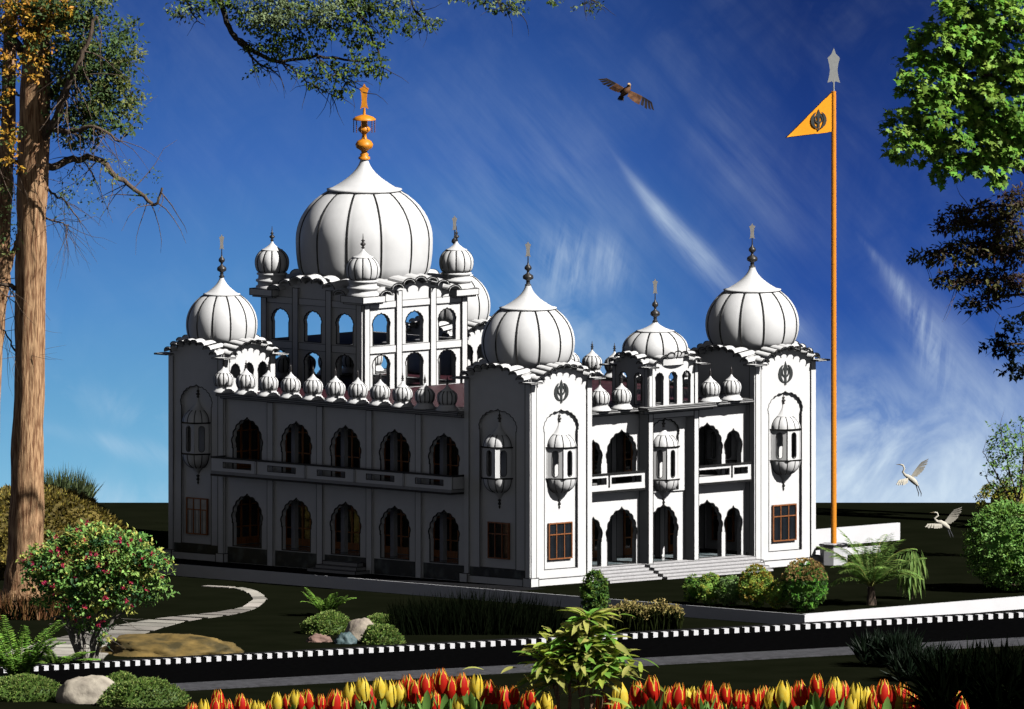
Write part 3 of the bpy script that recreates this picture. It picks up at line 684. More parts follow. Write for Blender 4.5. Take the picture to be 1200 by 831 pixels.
right = ramp(V, [(0, (.05, .12, .32)), (.22, (.085, .18, .42)), (.38, (.10, .225, .52)), (.55, (.14, .29, .62)), (.68, (.27, .44, .73)), (.78, (.60, .70, .84)), (1, (.8, .85, .9))])
fx_ = op('DIVIDE', op('SUBTRACT', S, 380), 560.0, True)
fx_ = op('MULTIPLY', fx_, fx_)
sky = mixc(op('SMOOTH_MIN', fx_, 1.0), left, right)
def seg(x0, y0, x1, y1, w0, w1, nz, amp, bend=0.0):          # a wisp of cirrus along a line
    L = math.hypot(x1 - x0, y1 - y0); c, s_ = (x1 - x0) / L, (y1 - y0) / L
    dx, dy = op('SUBTRACT', S, x0), op('SUBTRACT', H, y0)
    u = op('DIVIDE', op('ADD', op('MULTIPLY', dx, c), op('MULTIPLY', dy, s_)), L)
    v = op('SUBTRACT', op('MULTIPLY', dy, c), op('MULTIPLY', dx, s_))
    if bend: v = op('ADD', v, op('MULTIPLY', op('SINE', op('MULTIPLY', u, PI)), bend))
    wd = op('ADD', op('MULTIPLY', u, w1 - w0), w0); wd = op('MAXIMUM', wd, 2.0)
    g = op('DIVIDE', v, wd); g = op('EXPONENT', op('MULTIPLY', op('MULTIPLY', g, g), -1.0))
    e1 = op('MULTIPLY', op('ADD', u, .35), 1.6, True); e2 = op('MULTIPLY', op('SUBTRACT', 1.35, u), 1.6, True)
    win = op('MULTIPLY', op('MULTIPLY', e1, e1), op('MULTIPLY', e2, e2))
    return op('MULTIPLY', op('MULTIPLY', g, win), op('MULTIPLY', nz, amp))
n45 = op('MULTIPLY', op('SUBTRACT', noise_at(1, .12, .035, 8, R(42), .6), .30), 2.2, True)
nv = op('MULTIPLY', op('SUBTRACT', noise_at(1, .16, .06, 8, R(-8), .62, 3.0, .4), .36), 3.0, True)
nb = op('MULTIPLY', op('SUBTRACT', noise_at(1, .7, .012, 8, R(-20), .6, 9.0, .6), .40), 4.0, True)
parts = [seg(738, 195, 862, 332, 5, 20, n45, .75, -5), seg(862, 332, 960, 400, 14, 26, n45, .28),
         seg(668, 262, 672, 345, 40, 34, nv, .38), seg(715, 270, 725, 335, 14, 18, nv, .30),
         seg(1022, 285, 1112, 460, 5, 26, nv, .42, 14), seg(590, 90, 760, 330, 50, 60, n45, .13),
         seg(1060, 330, 1190, 520, 30, 70, n45, .28), seg(980, 430, 1010, 560, 40, 80, nb, .45), seg(520, 150, 700, 420, 60, 80, n45, .16), seg(800, 90, 960, 300, 40, 60, n45, .10), seg(-60, 575, 420, 585, 26, 30, nb, .30), seg(610, 330, 760, 420, 30, 40, nb, .22),
         seg(60, 490, 330, 560, 8, 18, n45, .35), seg(60, 440, 300, 520, 18, 14, nb, .18)]
tot = parts[0]
for p in parts[1:]: tot = op('ADD', tot, p)
low = op('MULTIPLY', op('MULTIPLY', op('DIVIDE', op('SUBTRACT', H, 400), 190.0, True), op('DIVIDE', op('SUBTRACT', S, 760), 260.0, True)), op('ADD', op('MULTIPLY', nb, .7), .38))
tot = op('ADD', tot, op('MULTIPLY', low, .95), True)
veil = op('MULTIPLY', op('MULTIPLY', n45, nb), .05)
tot = op('ADD', tot, veil, True)
sky = mixc(tot, sky, (.83, .90, .96))
em = N.new('ShaderNodeEmission'); Lk.new(sky, em.inputs[0]); em.inputs[1].default_value = .88; Lk.new(em.outputs[0], out.inputs[0])
mb = MB(); vs = []; n = 48; c0 = Vector((9.5, 9.5, 0)); RR = 220
for i in range(n + 1):
    a = R(45 - 85 + 170 * i / n)
    for z in (-70, 90): vs.append(Vector((c0.x + RR * math.cos(a), c0.y + RR * math.sin(a), z)))
mb.add(vs, [(2 * i, 2 * i + 2, 2 * i + 3, 2 * i + 1) for i in range(n)], 0, True)
tag(mb.build('sky', ms), 'deep blue sky with wisps of cirrus', kind='structure')
# ================================================================ planting and garden
CR = Vector((.70711, -.70711, 0)); CD = Vector((.70711, .70711, 0)); UZ = Vector((0, 0, 1))   # across, away, up as seen from the gate
def rv(rg): 
    while True:
        v = Vector((rg.uniform(-1, 1), rg.uniform(-1, 1), rg.uniform(-1, 1)))
        if .01 < v.length < 1: return v
def leaf(mb, p, d, n, L, W, mi=0, fold=.15):     # pointed leaf folded on its midrib
    d = d.normalized(); s = d.cross(n)
    if s.length < 1e-3: s = Vector((1, 0, 0))
    s.normalize(); n = s.cross(d)
    mb.add([p, p + d * L * .45 + s * W * .5 + n * W * fold, p + d * L - n * L * .08, p + d * L * .45 - s * W * .5 + n * W * fold], [(0, 1, 2), (0, 2, 3)], mi)
def star(mb, p, d, n, L, mi=0):                  # five lobed leaf
    d = d.normalized(); s = d.cross(n)
    if s.length < 1e-3: return
    s.normalize(); n = s.cross(d)
    P = [(0, 0), (.45, -.05), (.30, .25), (.62, .42), (.25, .50), (0, 1), (-.25, .50), (-.62, .42), (-.30, .25), (-.45, -.05)]
    vs = [p + s * x * L + d * y * L - n * (x * x) * L * .3 for x, y in P]
    mb.add(vs, [(0, 1, 2, 3, 4, 5), (0, 5, 6, 7, 8, 9)], mi)
def foliage(mb, blobs, n, L, W, rg, clump=.8, per=26, mis=(0,), kind='leaf', hang=0.0, up=.6, shell=.35):
    vol = [b[1] * b[2] * b[3] for b in blobs]; tot = sum(vol); clumps = []
    for b, v in zip(blobs, vol):
        for _ in range(max(1, int(n / per * v / tot))):
            r = rv(rg); r = r.normalized() * (shell + (1 - shell) * rg.random() ** .6)
            clumps.append((b[0] + CR * r.x * b[1] + CD * r.y * b[2] + UZ * r.z * b[3], (CR * r.x + CD * r.y * 1.0 + UZ * r.z), rg.choice(mis)))
    for c, o, mi in clumps:
        cr = clump * rg.uniform(.6, 1.3)
        for _ in range(int(per * rg.uniform(.6, 1.4))):
            g = rv(rg) * cr; g.z *= .6; p = c + g
            nn = (UZ * up + o * .5 + rv(rg) * .7 + Vector((.29, -.8, .5)) * .7).normalized()
            d = (rv(rg) + o * .4 - UZ * hang); l = L * rg.uniform(.65, 1.3)
            if kind == 'star': star(mb, p, d, nn, l, mi)
            else: leaf(mb, p, d, nn, l, W * l / L, mi)
    return clumps
def limb(mb, pts, r0, r1, rg, n=8, wob=.15, sub=5, mi=0, rough=.12):
    P = [Vector(p) for p in pts]; out = []
    for i in range(len(P) - 1):
        p0 = P[max(i - 1, 0)]; p1 = P[i]; p2 = P[i + 1]; p3 = P[min(i + 2, len(P) - 1)]
        for k in range(sub):
            t = k / sub; out.append(.5 * ((2 * p1) + (p2 - p0) * t + (2 * p0 - 5 * p1 + 4 * p2 - p3) * t * t + (3 * p1 - p0 - 3 * p2 + p3) * t ** 3))
    out.append(P[-1]); m = len(out) - 1
    out = [p + rv(rg) * wob * (0 if i in (0,) else 1) for i, p in enumerate(out)]
    mb.tube(out, [r0 + (r1 - r0) * (i / m) for i in range(m + 1)], n, mi, rough=rough, seed=rg.random() * 9)
    return out
def twigs(mb, path, rg, n, L, r, mi=0, droop=.2, lo=.3):
    tips = []
    for _ in range(n):
        i = rg.randint(int(len(path) * lo), len(path) - 1); p = path[i]; d = (rv(rg) + CR * .2 - UZ * droop).normalized()
        pts = [p]
        for k in range(4): d = (d + rv(rg) * .45 - UZ * droop * .3).normalized(); pts.append(pts[-1] + d * L * rg.uniform(.15, .35))
        mb.tube(pts, [r * (1 - k / 5) for k in range(5)], 4, mi); tips.append(pts[-1])
    return tips
BARK = mat('reddish_brown_bark', (.66, .41, .22), .9, .3, 2.2, 1.0, 5.0, base2=(.22, .10, .045), stretch=(5, 5, .45), fac=(.38, .62))
BARK2 = mat('grey_brown_bark', (.20, .14, .10), .9, .3, 3, .8, 8, base2=(.07, .05, .035), stretch=(4, 4, .8))
def lf(name, c, c2=None, isl=.35, sc=.6, tr=.35, k=1.85):
    if 'black' not in name and 'dark_strap' not in name and 'petal' not in name: c = tuple(min(.8, x * k) for x in c); c2 = tuple(min(.8, x * k) for x in c2) if c2 else None
    return mat(name, c, .55, .3, sc, island=isl, base2=c2, trans=tr, spec=0 if 'black' in name else .3)

# ---- large tree at the left edge
rg = random.Random(3); q = -1.0
b = on_ground(28, 706, LOW)
t = thing('tall_tree', 'tall tree with thick reddish furrowed trunk and dark leafy boughs at the left edge', 'tree', b)
mb = MB(); A_ = lambda x, y, dq=0: at_q(x, y, b.x + b.y + dq)
tp = [A_(26, 712), A_(28, 690), A_(30, 650), A_(32, 580), A_(33, 500), A_(35, 420), A_(36, 340), A_(37, 260), A_(39, 190), A_(41, 120), A_(43, 50), A_(46, -30), A_(52, -140)]
rad = [1.55, 1.2, 1.05, .97, .90, .88, .87, .87, .92, .88, .78, .7, .4]
pp = []; rr = []
for i in range(len(tp) - 1):
    for k in range(5): pp.append(tp[i].lerp(tp[i + 1], k / 5)); rr.append(rad[i] + (rad[i + 1] - rad[i]) * k / 5)
mb.tube(pp, rr, 40, 0, rough=.12, seed=2); mb.build('trunk', BARK, t)
mb = MB(); tips = []
for pts, r0 in (([A_(45, 200), A_(62, 196, 1), A_(90, 186, 2), A_(115, 188, 3), A_(140, 208, 3), A_(165, 228, 4), A_(182, 240, 4), A_(190, 222, 4)], .26),
                ([A_(44, 170), A_(66, 140, -2), A_(78, 105, -3), A_(98, 60, -4), A_(112, 20, -4)], .34),
                ([A_(44, 130), A_(75, 95, 2), (A_(110, 80, 4)), A_(150, 70, 6)], .26),
                ([A_(42, 100), A_(25, 60), A_(5, 30), A_(-20, 10)], .3), ([A_(35, 200), A_(15, 190), A_(-10, 195)], .2),
                ([A_(50, 150, -1), A_(80, 155, -3), A_(110, 150, -5), A_(140, 165, -5)], .2),
                ([A_(42, 250), A_(70, 262), A_(80, 264)], .07), ([A_(30, 345), A_(14, 335), A_(-12, 336)], .22), ([A_(36, 440), A_(24, 420), A_(8, 395), A_(-6, 370)], .10), ([A_(40, 215), A_(60, 225, 1), A_(80, 240, 2), (A_(95, 262, 2))], .10)):
    path = limb(mb, pts, r0, r0 * .25, rg, wob=.12); tips += twigs(mb, path, rg, 20, 3.2, max(.02, r0 * .16), droop=.35)
mb.build('branches', BARK2, t)
mb = MB()
bl = [(A_(115, 55), 2.6, 3.0, 2.6), (A_(95, 100), 2.6, 3.0, 2.2), (A_(125, 125), 2.2, 2.6, 1.9), (A_(75, 40), 2.0, 2.6, 2.4), (A_(140, 100), 1.3, 2, 1.8), (A_(100, 150), 2.2, 2.5, 1.3), (A_(70, 5), 3.5, 3, 1.6), (A_(150, 145), .8, 1.5, .9)]
foliage(mb, bl, 11000, .30, .17, rg, .75, 24, (0, 0, 1))
foliage(mb, [(A_(110, 200), 2.4, 2, .9), (A_(90, 240), 1.8, 2, .8), (A_(165, 215), 1.2, 1, 1.4), (A_(8, 250), 1.5, 1.5, 3.0)], 900, .2, .12, rg, .5, 9, (0, 1))
foliage(mb, [(A_(15, 60, -3), 1.9, 1.2, 3.2), (A_(28, 20, -3), 2.0, 1.0, 1.6), (A_(6, 170, -3), .9, 1.0, 3.0), (A_(62, 30, -3), 1.2, 1.0, 2.0), (A_(40, 10, -4), 2.4, 1.0, 1.2)], 2900, .28, .16, rg, .45, 16, (2, 2, 0))
mb.build('crown', [lf('dark_green_leaf', (.06, .10, .03)), lf('olive_leaf', (.16, .18, .05)), lf('orange_leaf', (.52, .24, .03))], t)
# ---- slim tree partly out of view
b2 = on_ground(-22, 700, LOW); t = thing('slim_tree', 'slim leaning tree half out of view behind the tall tree at the left edge', 'tree', b2)
A2 = lambda x, y, dq=0: at_q(x, y, b2.x + b2.y + dq)
mb = MB(); limb(mb, [A2(-22, 703), A2(-14, 560), A2(-8, 430), A2(2, 300), A2(9, 150), A2(12, 40), A2(14, -60)], .6, .35, rg, 16, .05, 6)
p = limb(mb, [A2(-10, 420), A2(6, 330), A2(16, 290), A2(22, 270)], .3, .08, rg); twigs(mb, p, rg, 6, 2, .04); mb.build('trunk', BARK, t)
mb = MB(); foliage(mb, [(A2(5, 0), 2.0, 2, 2.5), (A2(-10, 110), 1.5, 1.5, 2.5)], 1500, .28, .16, rg, .5, 14, (0, 1)); mb.build('crown', [lf('rust_leaf', (.30, .12, .03)), lf('moss_leaf', (.10, .12, .04))], t)

# ---- tree outside the view whose boughs hang in from above
rg = random.Random(11); b3 = on_ground(-90, 740, LOW)
t = thing('overhanging_tree', 'tree out of view whose small leaved boughs hang down from above the top edge', 'tree', b3)
A3 = lambda x, y, dq=0: at_q(x, y, b3.x + b3.y + dq)
mb = MB(); limb(mb, [A3(-90, 745), A3(-88, 400), A3(-80, 100), A3(-60, -60)], 1.1, .7, rg, 16, .05)
main = limb(mb, [A3(-70, -30), A3(40, -90), A3(180, -85), A3(320, -55), A3(460, -40), A3(600, -30), A3(710, -22)], .6, .12, rg, 12)
subs = [([A3(240, -70), A3(258, 0), A3(272, 38), A3(300, 62), A3(330, 72), A3(372, 66), (A3(420, 72))], .22),
        ([A3(315, -55), A3(335, 5), A3(360, 25), A3(392, 33)], .16), ([A3(400, -45), A3(420, 10), A3(440, 55), A3(448, 80)], .14), ([A3(470, -38), A3(485, 10), A3(505, 30)], .10),
        ([A3(272, 38), A3(300, 72), A3(325, 85)], .10), ([A3(330, 70), A3(360, 95), A3(390, 112)], .07), ([A3(560, -33), A3(585, 5), A3(608, 14)], .07), ([A3(680, -25), A3(695, 5)], .05), ([A3(180, -80), A3(215, -5), A3(232, 25)], .12), ([A3(372, 66), A3(400, 92), A3(425, 108)], .06)]
for pts, r0 in subs:
    path = limb(mb, pts, r0, r0 * .3, rg, 6, .1); twigs(mb, path, rg, 9, 1.8, .035, droop=.4)
mb.build('boughs', mat('dark_bough_bark', (.05, .04, .03), .9, .3, 3), t)
mb = MB()
bl = [(A3(300, 15), 1.8, 1.6, 1.4), (A3(350, 30), 2.4, 1.6, 1.9), (A3(420, 20), 2.2, 1.6, 1.8), (A3(330, 60), 2.2, 1.4, .8), (A3(380, 85), 2.2, 1.4, .9), (A3(430, 65), 1.4, 1.4, 1.5), (A3(470, 25), 1.1, 1.3, 1.0), (A3(250, 5), 1.8, 1.4, .6), (A3(400, 108), 1.3, 1, .5), (A3(300, 85), .9, 1, .5)]
foliage(mb, bl, 5200, .26, .17, rg, .42, 9, (0, 1, 1), hang=.4)
foliage(mb, [(A3(320, 8, -3), 1.9, .8, 1.4), (A3(380, 12, -3), 1.3, .8, .9)], 1900, .22, .13, rg, .5, 12, (2,), hang=.3)
foliage(mb, [(A3(440, 2), 2.8, 1.5, .7), (A3(500, 25), .8, 1, .7), (A3(590, 5), 1.7, 1, .6), (A3(560, 0), 1.8, 1, .3), (A3(692, 6), .8, .8, .5), (A3(215, 12), 1.2, 1, .9), (A3(645, 0), .7, .8, .3)], 1500, .24, .15, rg, .4, 9, (0, 1, 2), hang=.4)
mb.build('hanging_leaves', [lf('deep_green_leaf', (.03, .055, .012)), lf('mid_green_leaf', (.09, .14, .02)), lf('grey_green_leaf', (.16, .21, .10))], t)

# ---- trees at the right edge
rg = random.Random(5); b4 = on_ground(1262, 618)
t = thing('maple_tree', 'bright green maple crown with broad lobed leaves in the upper right corner', 'tree', b4)
A4 = lambda x, y, dq=0: at_q(x, y, b4.x + b4.y + dq)
mb = MB(); limb(mb, [A4(1262, 618), A4(1258, 450), A4(1240, 200), A4(1215, 40), A4(1200, -60)], .9, .3, rg, 16, .05)
for pts in ([A4(1242, 240), A4(1190, 190), A4(1120, 170), A4(1060, 165)], [A4(1225, 120), A4(1170, 90), A4(1100, 90)], [A4(1215, 40), A4(1160, 30), A4(1110, 50)]): limb(mb, pts, .3, .06, rg)
mb.build('trunk', BARK2, t); mb = MB()
bl = [(A4(1120, 55), 2.6, 2.6, 1.8), (A4(1095, 90), 2.3, 2.4, 1.7), (A4(1150, 20), 2.6, 2.6, 2.0), (A4(1105, 135), 2.6, 2.6, 1.8), (A4(1068, 160), 1.8, 2.0, 1.6), (A4(1140, 165), 2.8, 2.6, 1.6), (A4(1190, 120), 3.0, 3.0, 2.8), (A4(1190, 40), 2.4, 3.0, 3.4), (A4(1110, 195), 1.4, 1.6, .9), (A4(1165, 195), 1.8, 2, 1.0), (A4(1185, 165), 2, 2, 1.5)]
foliage(mb, bl, 15000, .38, .3, rg, .62, 18, (0, 0, 1), 'star', hang=.7, up=.9, shell=.7)
mb.build('crown', [lf('maple_leaf_green', (.12, .24, .028), (.09, .19, .022), .45), lf('maple_leaf_pale', (.20, .33, .055), None, .4)], t)
rg = random.Random(6); b5 = on_ground(1290, 612)
t = thing('copper_tree', 'sparse tree with dark bronze leaves drooping below the green maple crown', 'tree', b5)
A5 = lambda x, y, dq=0: at_q(x, y, b5.x + b5.y + dq)
mb = MB(); limb(mb, [A5(1290, 612), A5(1280, 500), A5(1262, 350), A5(1245, 250)], .8, .3, rg, 14, .05)
for pts in ([A5(1262, 340), A5(1200, 300), A5(1140, 285), A5(1075, 300)], [A5(1250, 270), A5(1190, 240), A5(1110, 250)], [A5(1264, 360), A5(1200, 345), A5(1150, 355)], [A5(1272, 440), A5(1220, 405), A5(1165, 405)], [A5(1262, 345), A5(1190, 325), A5(1110, 335)]):
    path = limb(mb, pts, .16, .03, rg); twigs(mb, path, rg, 14, 2.2, .03, droop=.1)
mb.build('trunk', BARK2, t); mb = MB()
bl = [(A5(1120, 265), 1.6, 1.6, .5), (A5(1150, 250), 2.4, 1.6, .8), (A5(1090, 300), 1.4, 1.6, .4), (A5(1140, 295), 2.6, 2, .7), (A5(1180, 280), 1.8, 2, 1.6), (A5(1120, 325), 1.6, 1.6, .5), (A5(1170, 330), 2.2, 2, .9), (A5(1150, 355), 1.6, 1.4, .4), (A5(1190, 235), 1.2, 1.2, 1.0)]
foliage(mb, bl, 6000, .34, .19, rg, .45, 12, (0, 0, 1, 2), hang=.1, up=1.2, shell=.2)
foliage(mb, [(A5(1178, 405), 1.6, 1.4, .5), (A5(1190, 435), 1.0, 1.2, .6), (A5(1195, 380), 1.0, 1, .7)], 650, .34, .2, rg, .4, 12, (3,), up=1.2, shell=.2)
mb.build('crown', [lf('bronze_leaf', (.055, .045, .022)), lf('olive_bronze_leaf', (.10, .10, .03)), lf('purple_leaf', (.05, .025, .02)), lf('black_green_leaf', (.012, .018, .012))], t)
rg = random.Random(8); b6 = on_ground(1195, 655)
t = thing('young_tree', 'slender young tree with sparse pale green leaves above the right hand bushes', 'tree', b6)
A6 = lambda x, y, dq=0: at_q(x, y, b6.x + b6.y + dq)
mb = MB(); ls = []
for pts in ([A6(1195, 655), A6(1192, 590), A6(1180, 540), A6(1172, 500)], [A6(1194, 610), A6(1170, 560), A6(1152, 530)], [A6(1192, 590), A6(1200, 540), A6(1195, 500)], [A6(1190, 575), A6(1168, 575), (A6(1155, 560))]): ls.append(limb(mb, pts, .09, .02, rg, 6, .05)); twigs(mb, ls[-1], rg, 7, 1.0, .02, droop=-.3)
mb.build('trunk', BARK2, t); mb = MB()
foliage(mb, [(A6(1175, 515), .9, .8, 1.3), (A6(1190, 550), 1.2, 1, 1.8), (A6(1160, 548), .6, .6, .8), (A6(1198, 510), .6, .8, 1.2), (A6(1172, 575), .9, .8, .5)], 1700, .22, .12, rg, .35, 8, (0, 1))
mb.build('crown', [lf('fresh_leaf', (.16, .28, .06)), lf('darker_leaf', (.08, .15, .04))], t)  # pale and darker green leaf clumps mixed at random

def bush(name, label, cat, px, py, w, h, n, L, mats, seed, z=0.0, clump=.35, per=22, mis=None, flowers=None, shell=.8, squash=1.0, group=None, core=True, stem=True, up=.6):
    rg = random.Random(seed); b = on_ground(px, py, z); t = thing(name, label, cat, b, group)
    W = w / 20; H = h / 20; c = b + UZ * (H * .52)
    if stem:
        mb = MB()
        for k in range(5): limb(mb, [b + rv(rg) * .05 * W, b + CR * rg.uniform(-.12, .12) * W + UZ * H * .25, b + CR * rg.uniform(-.3, .3) * W + CD * rg.uniform(-.2, .2) * W + UZ * H * .6], .03 * W, .01 * W, rg, 6, .01)
        mb.build('stem', BARK2, t)
    mb = MB()
    if core:
        K = 12; vs = []; fs = []
        for i in range(K + 1):
            for j in range(20):
                a = 2 * PI * j / 20; ph = PI * i / K; d = Vector((math.sin(ph) * math.cos(a), math.sin(ph) * math.sin(a), math.cos(ph))); r = .62 + .14 * noise.noise(d * 2.2 + Vector((seed, 0, 0)))
                vs.append(c + Vector((d.x * W / 2 * r, d.y * W / 2 * r, d.z * H / 2 * r)))
        for i in range(K):
            for j in range(20): fs.append((i * 20 + j, i * 20 + (j + 1) % 20, (i + 1) * 20 + (j + 1) % 20, (i + 1) * 20 + j))
        mb.add(vs, fs, 0, True)
    foliage(mb, [(c, W / 2, W / 2, H / 2 * squash)], n, L, L * .55, rg, clump, per, mis or tuple(range(len(mats))), up=up, shell=shell)
    mb.build('leaves', mats, t)
    if flowers:
        fm, cnt, fs_, zone = flowers; f = MB()
        for _ in range(cnt):
            while True:
                d = rv(rg).normalized()
                if d.z > zone and d.dot(-CD) > -.4: break
            p = c + Vector((d.x * W / 2, d.y * W / 2, d.z * H / 2)) * rg.uniform(.95, 1.06)
            for k in range(6):
                e = (d + rv(rg) * .9).normalized(); leaf(f, p, e, rv(rg), fs_, fs_ * .7)
        f.build('blossom', fm, t)
    return t
GR1 = lf('bush_green', (.10, .20, .03)); GR2 = lf('bush_light_green', (.21, .33, .06)); GR3 = lf('bush_dark_green', (.035, .08, .018)); YG = lf('bush_yellow_green', (.30, .33, .05)); OR = lf('orange_blossom', (.80, .32, .06), None, .3); RD = lf('red_blossom', (.62, .03, .03), None, .3)
# ---- flowering bush by the kerb
rg = random.Random(21); b = on_ground(105, 779, LOW)
t = thing('flowering_bush', 'large bush with bright green leaves and scattered red flowers beside the kerb', 'bush', b)
A7 = lambda x, y, dq=0: at_q(x, y, b.x + b.y + dq)
mb = MB()
for x, y, xx in ((70, 700, 88), (100, 690, 98), (130, 690, 112), (150, 715, 118), (120, 650, 108), (85, 660, 92), (60, 725, 85)):
    p = limb(mb, [b + CR * (xx - 105) / 40, A7(xx, 752), A7((xx + x) / 2, 725), A7(x, y)], .13, .05, rg, 8, .08); twigs(mb, p, rg, 8, 2, .03, droop=-.2)
mb.build('stem', mat('pale_grey_stem', (.30, .27, .23), .8, .3, 6), t); mb = MB()
bl = [(A7(85, 665), 2.8, 2.2, 1.7), (A7(140, 655), 2.6, 2.2, 1.8), (A7(112, 640), 2.9, 2.2, 1.3), (A7(172, 668), 1.7, 1.6, 1.2), (A7(45, 672), 1.3, 1.5, .9), (A7(182, 690), .9, 1.1, .7), (A7(55, 660), 1.6, 1.6, 1.1), (A7(110, 690), 2.9, 2.2, 1.3), (A7(150, 700), 1.6, 1.5, .8), (A7(70, 700), 1.5, 1.5, 1.0), (A7(105, 722), 1.6, 1.5, .9), (A7(120, 742), .8, .9, .5)]
cl = foliage(mb, bl, 13500, .27, .17, rg, .5, 17, (0, 0, 1, 1, 2, 3), up=.9, shell=.5)
mb.build('leaves', [lf('rose_leaf', (.13, .28, .06)), lf('rose_leaf_light', (.25, .42, .10)), lf('rose_leaf_deep', (.03, .09, .03)), lf('rose_leaf_lime', (.42, .52, .10))], t)
f = MB()
for c, o, mi in rg.sample(cl, 110):
    p = c + UZ * .2 - CD * .6
    for k in range(9): leaf(f, p + rv(rg) * .12, rv(rg) + UZ * .3 - CD * .4, rv(rg), .17, .15)
f.build('blossom', lf('crimson_petal', (.85, .07, .16), None, .25), t)

# ---- shrubs in front of the gurdwara
bush('cypress_shrub', 'small dark conical cypress in front of the near corner tower', 'shrub', 697, 728, 30, 58, 4200, .16, [GR3, GR1, lf('cypress_tip', (.09, .15, .02))], 31, LOW, .16, 16, squash=1.05, up=.2, shell=.8)
for i, (x, w, lab) in enumerate(((738, 44, 'left of two dark shrubs with pale yellow tips, next to the cypress'), (775, 46, 'right of two dark shrubs with pale yellow tips, away from the cypress'))):
    rg = random.Random(40 + i); b = on_ground(x, 741, LOW); t = thing('feathery_shrub', lab, 'shrub', b, 'feathery yellow tipped shrubs'); mb = MB()
    for k in range(520):
        p = b + CR * rg.uniform(-.5, .5) * w / 20 + CD * rg.uniform(-.7, .7) + UZ * 0.0; h = rg.uniform(1.1, 2.0) * (1 - .25 * abs((p - b).dot(CR)) / (w / 40))
        d = (UZ + rv(rg) * .22).normalized(); leaf(mb, p, d, rv(rg), h, .12, 0)
        for j in range(5):
            zf = rg.uniform(.6, 1.0); leaf(mb, p + d * h * zf, rv(rg) + UZ * .5, rv(rg), .17, .09, 1 if zf > .82 else 0)
    mb.build('foliage', [lf('shrub_black_green', (.030, .040, .012)), lf('shrub_pale_tip', (.36, .29, .10))], t)
bush('round_shrub', 'smallest dark green ball shrub at the left end of the clipped row', 'shrub', 813, 707, 24, 33, 2400, .12, [GR1, GR3, GR2], 50, 0, .12, 16, group='clipped shrubs in a row on the terrace')
bush('round_shrub', 'yellow green ball shrub, second from the left end of the clipped row', 'shrub', 832, 709, 29, 37, 2800, .12, [GR2, YG, GR1], 51, 0, .12, 16, group='clipped shrubs in a row on the terrace')
bush('box_hedge_shrub', 'grey green loose shrub between the yellow green ball and the orange flowering ball', 'shrub', 858, 710, 36, 34, 3400, .12, [lf('hedge_grey_green', (.14, .22, .08)), GR1, lf('hedge_pale', (.26, .36, .15))], 52, 0, .14, 16, group='clipped shrubs in a row on the terrace')
bush('round_shrub', 'ball shrub dotted with orange blossom, left of the two orange flowering ones', 'shrub', 886, 712, 38, 48, 4400, .13, [YG, GR1, GR2], 53, 0, .14, 16, flowers=(OR, 90, .16, -.6), group='clipped shrubs in a row on the terrace')
bush('round_shrub', 'small yellow green ball shrub squeezed between the two orange flowering ones', 'shrub', 912, 714, 25, 34, 2400, .12, [GR2, YG, GR1], 54, 0, .12, 16, group='clipped shrubs in a row on the terrace')
bush('round_shrub', 'largest ball shrub at the right end of the row with orange blossom over its top', 'shrub', 943, 716, 52, 58, 7500, .13, [GR1, lf('vivid_green', (.12, .34, .04)), GR3], 55, 0, .14, 16, flowers=(lf('salmon_blossom', (.85, .30, .12), None, .25), 170, .17, .25), group='clipped shrubs in a row on the terrace')
bush('round_bush', 'big dense green bush with billowing lobes at the right edge', 'bush', 1190, 692, 118, 102, 15000, .22, [lf('billow_green', (.12, .25, .05)), GR1, lf('billow_light', (.20, .37, .09))], 56, 0, .34, 26, up=.8)
bush('olive_bush', 'olive yellow bush behind the big green bush at the right edge', 'bush', 1190, 618, 88, 58, 5000, .18, [lf('olive_yellow', (.26, .24, .035)), lf('olive_mid', (.13, .15, .03))], 57, 0, .3, 20)

# ---- palms
def frond(mb, b, d, L, droop, ll, rg, n=22, mi=0, w=.05, rib=.03, rmi=1, start=.15):
    d = d.normalized(); p = b.copy(); pts = [p.copy()]; dirs = []
    for i in range(n): dirs.append(d.copy()); p = p + d * L / n; pts.append(p.copy()); d = (d - UZ * droop / n * (1 + i / n * 1.5)).normalized()
    mb.tube(pts, [rib * (1 - .8 * i / n) for i in range(n + 1)], 4, rmi)
    for i in range(int(n * start), n):
        s = dirs[i].cross(UZ).normalized(); l = ll * math.sin(PI * min(1, .15 + .85 * (i / n))) ** .7 + .05
        for sg in (-1, 1):
            for k in range(2):
                q = pts[i].lerp(pts[i + 1], k / 2); dd = (dirs[i] * .8 + s * sg + rv(rg) * .15 - UZ * .25)
                leaf(mb, q, dd, UZ + s * sg * .2 + rv(rg) * .2, l * rg.uniform(.8, 1.1), w, mi, .05)
rg = random.Random(61); b = on_ground(1021, 709); t = thing('palm', 'young feathery palm on the white edged terrace below the flagpole', 'palm', b)
mb = MB(); limb(mb, [b, b + UZ * .5, b + UZ * 1.1], .30, .2, rg, 12, .02); mb.build('trunk', BARK2, t)
mb = MB(); top = b + UZ * 1.0
for k in range(24):
    a = 2 * PI * k / 24 + rg.uniform(-.15, .15); el_ = rg.uniform(.7, 3.2); frond(mb, top, Vector((math.cos(a), math.sin(a), 0)) + UZ * el_, rg.uniform(3.0, 4.4), rg.uniform(.6, 1.1), .75, rg, 24, w=.07)
mb.build('fronds', [lf('palm_leaf', (.20, .33, .08)), lf('palm_rib', (.28, .30, .08))], t)
rg = random.Random(62); b = on_ground(1068, 702); t = thing('weeping_plant', 'drooping light green plant right of the young palm', 'plant', b)
mb = MB(); limb(mb, [b, b + UZ * 1.4, b + UZ * 2.4], .08, .04, rg, 8, .03); mb.build('stem', BARK2, t); mb = MB()
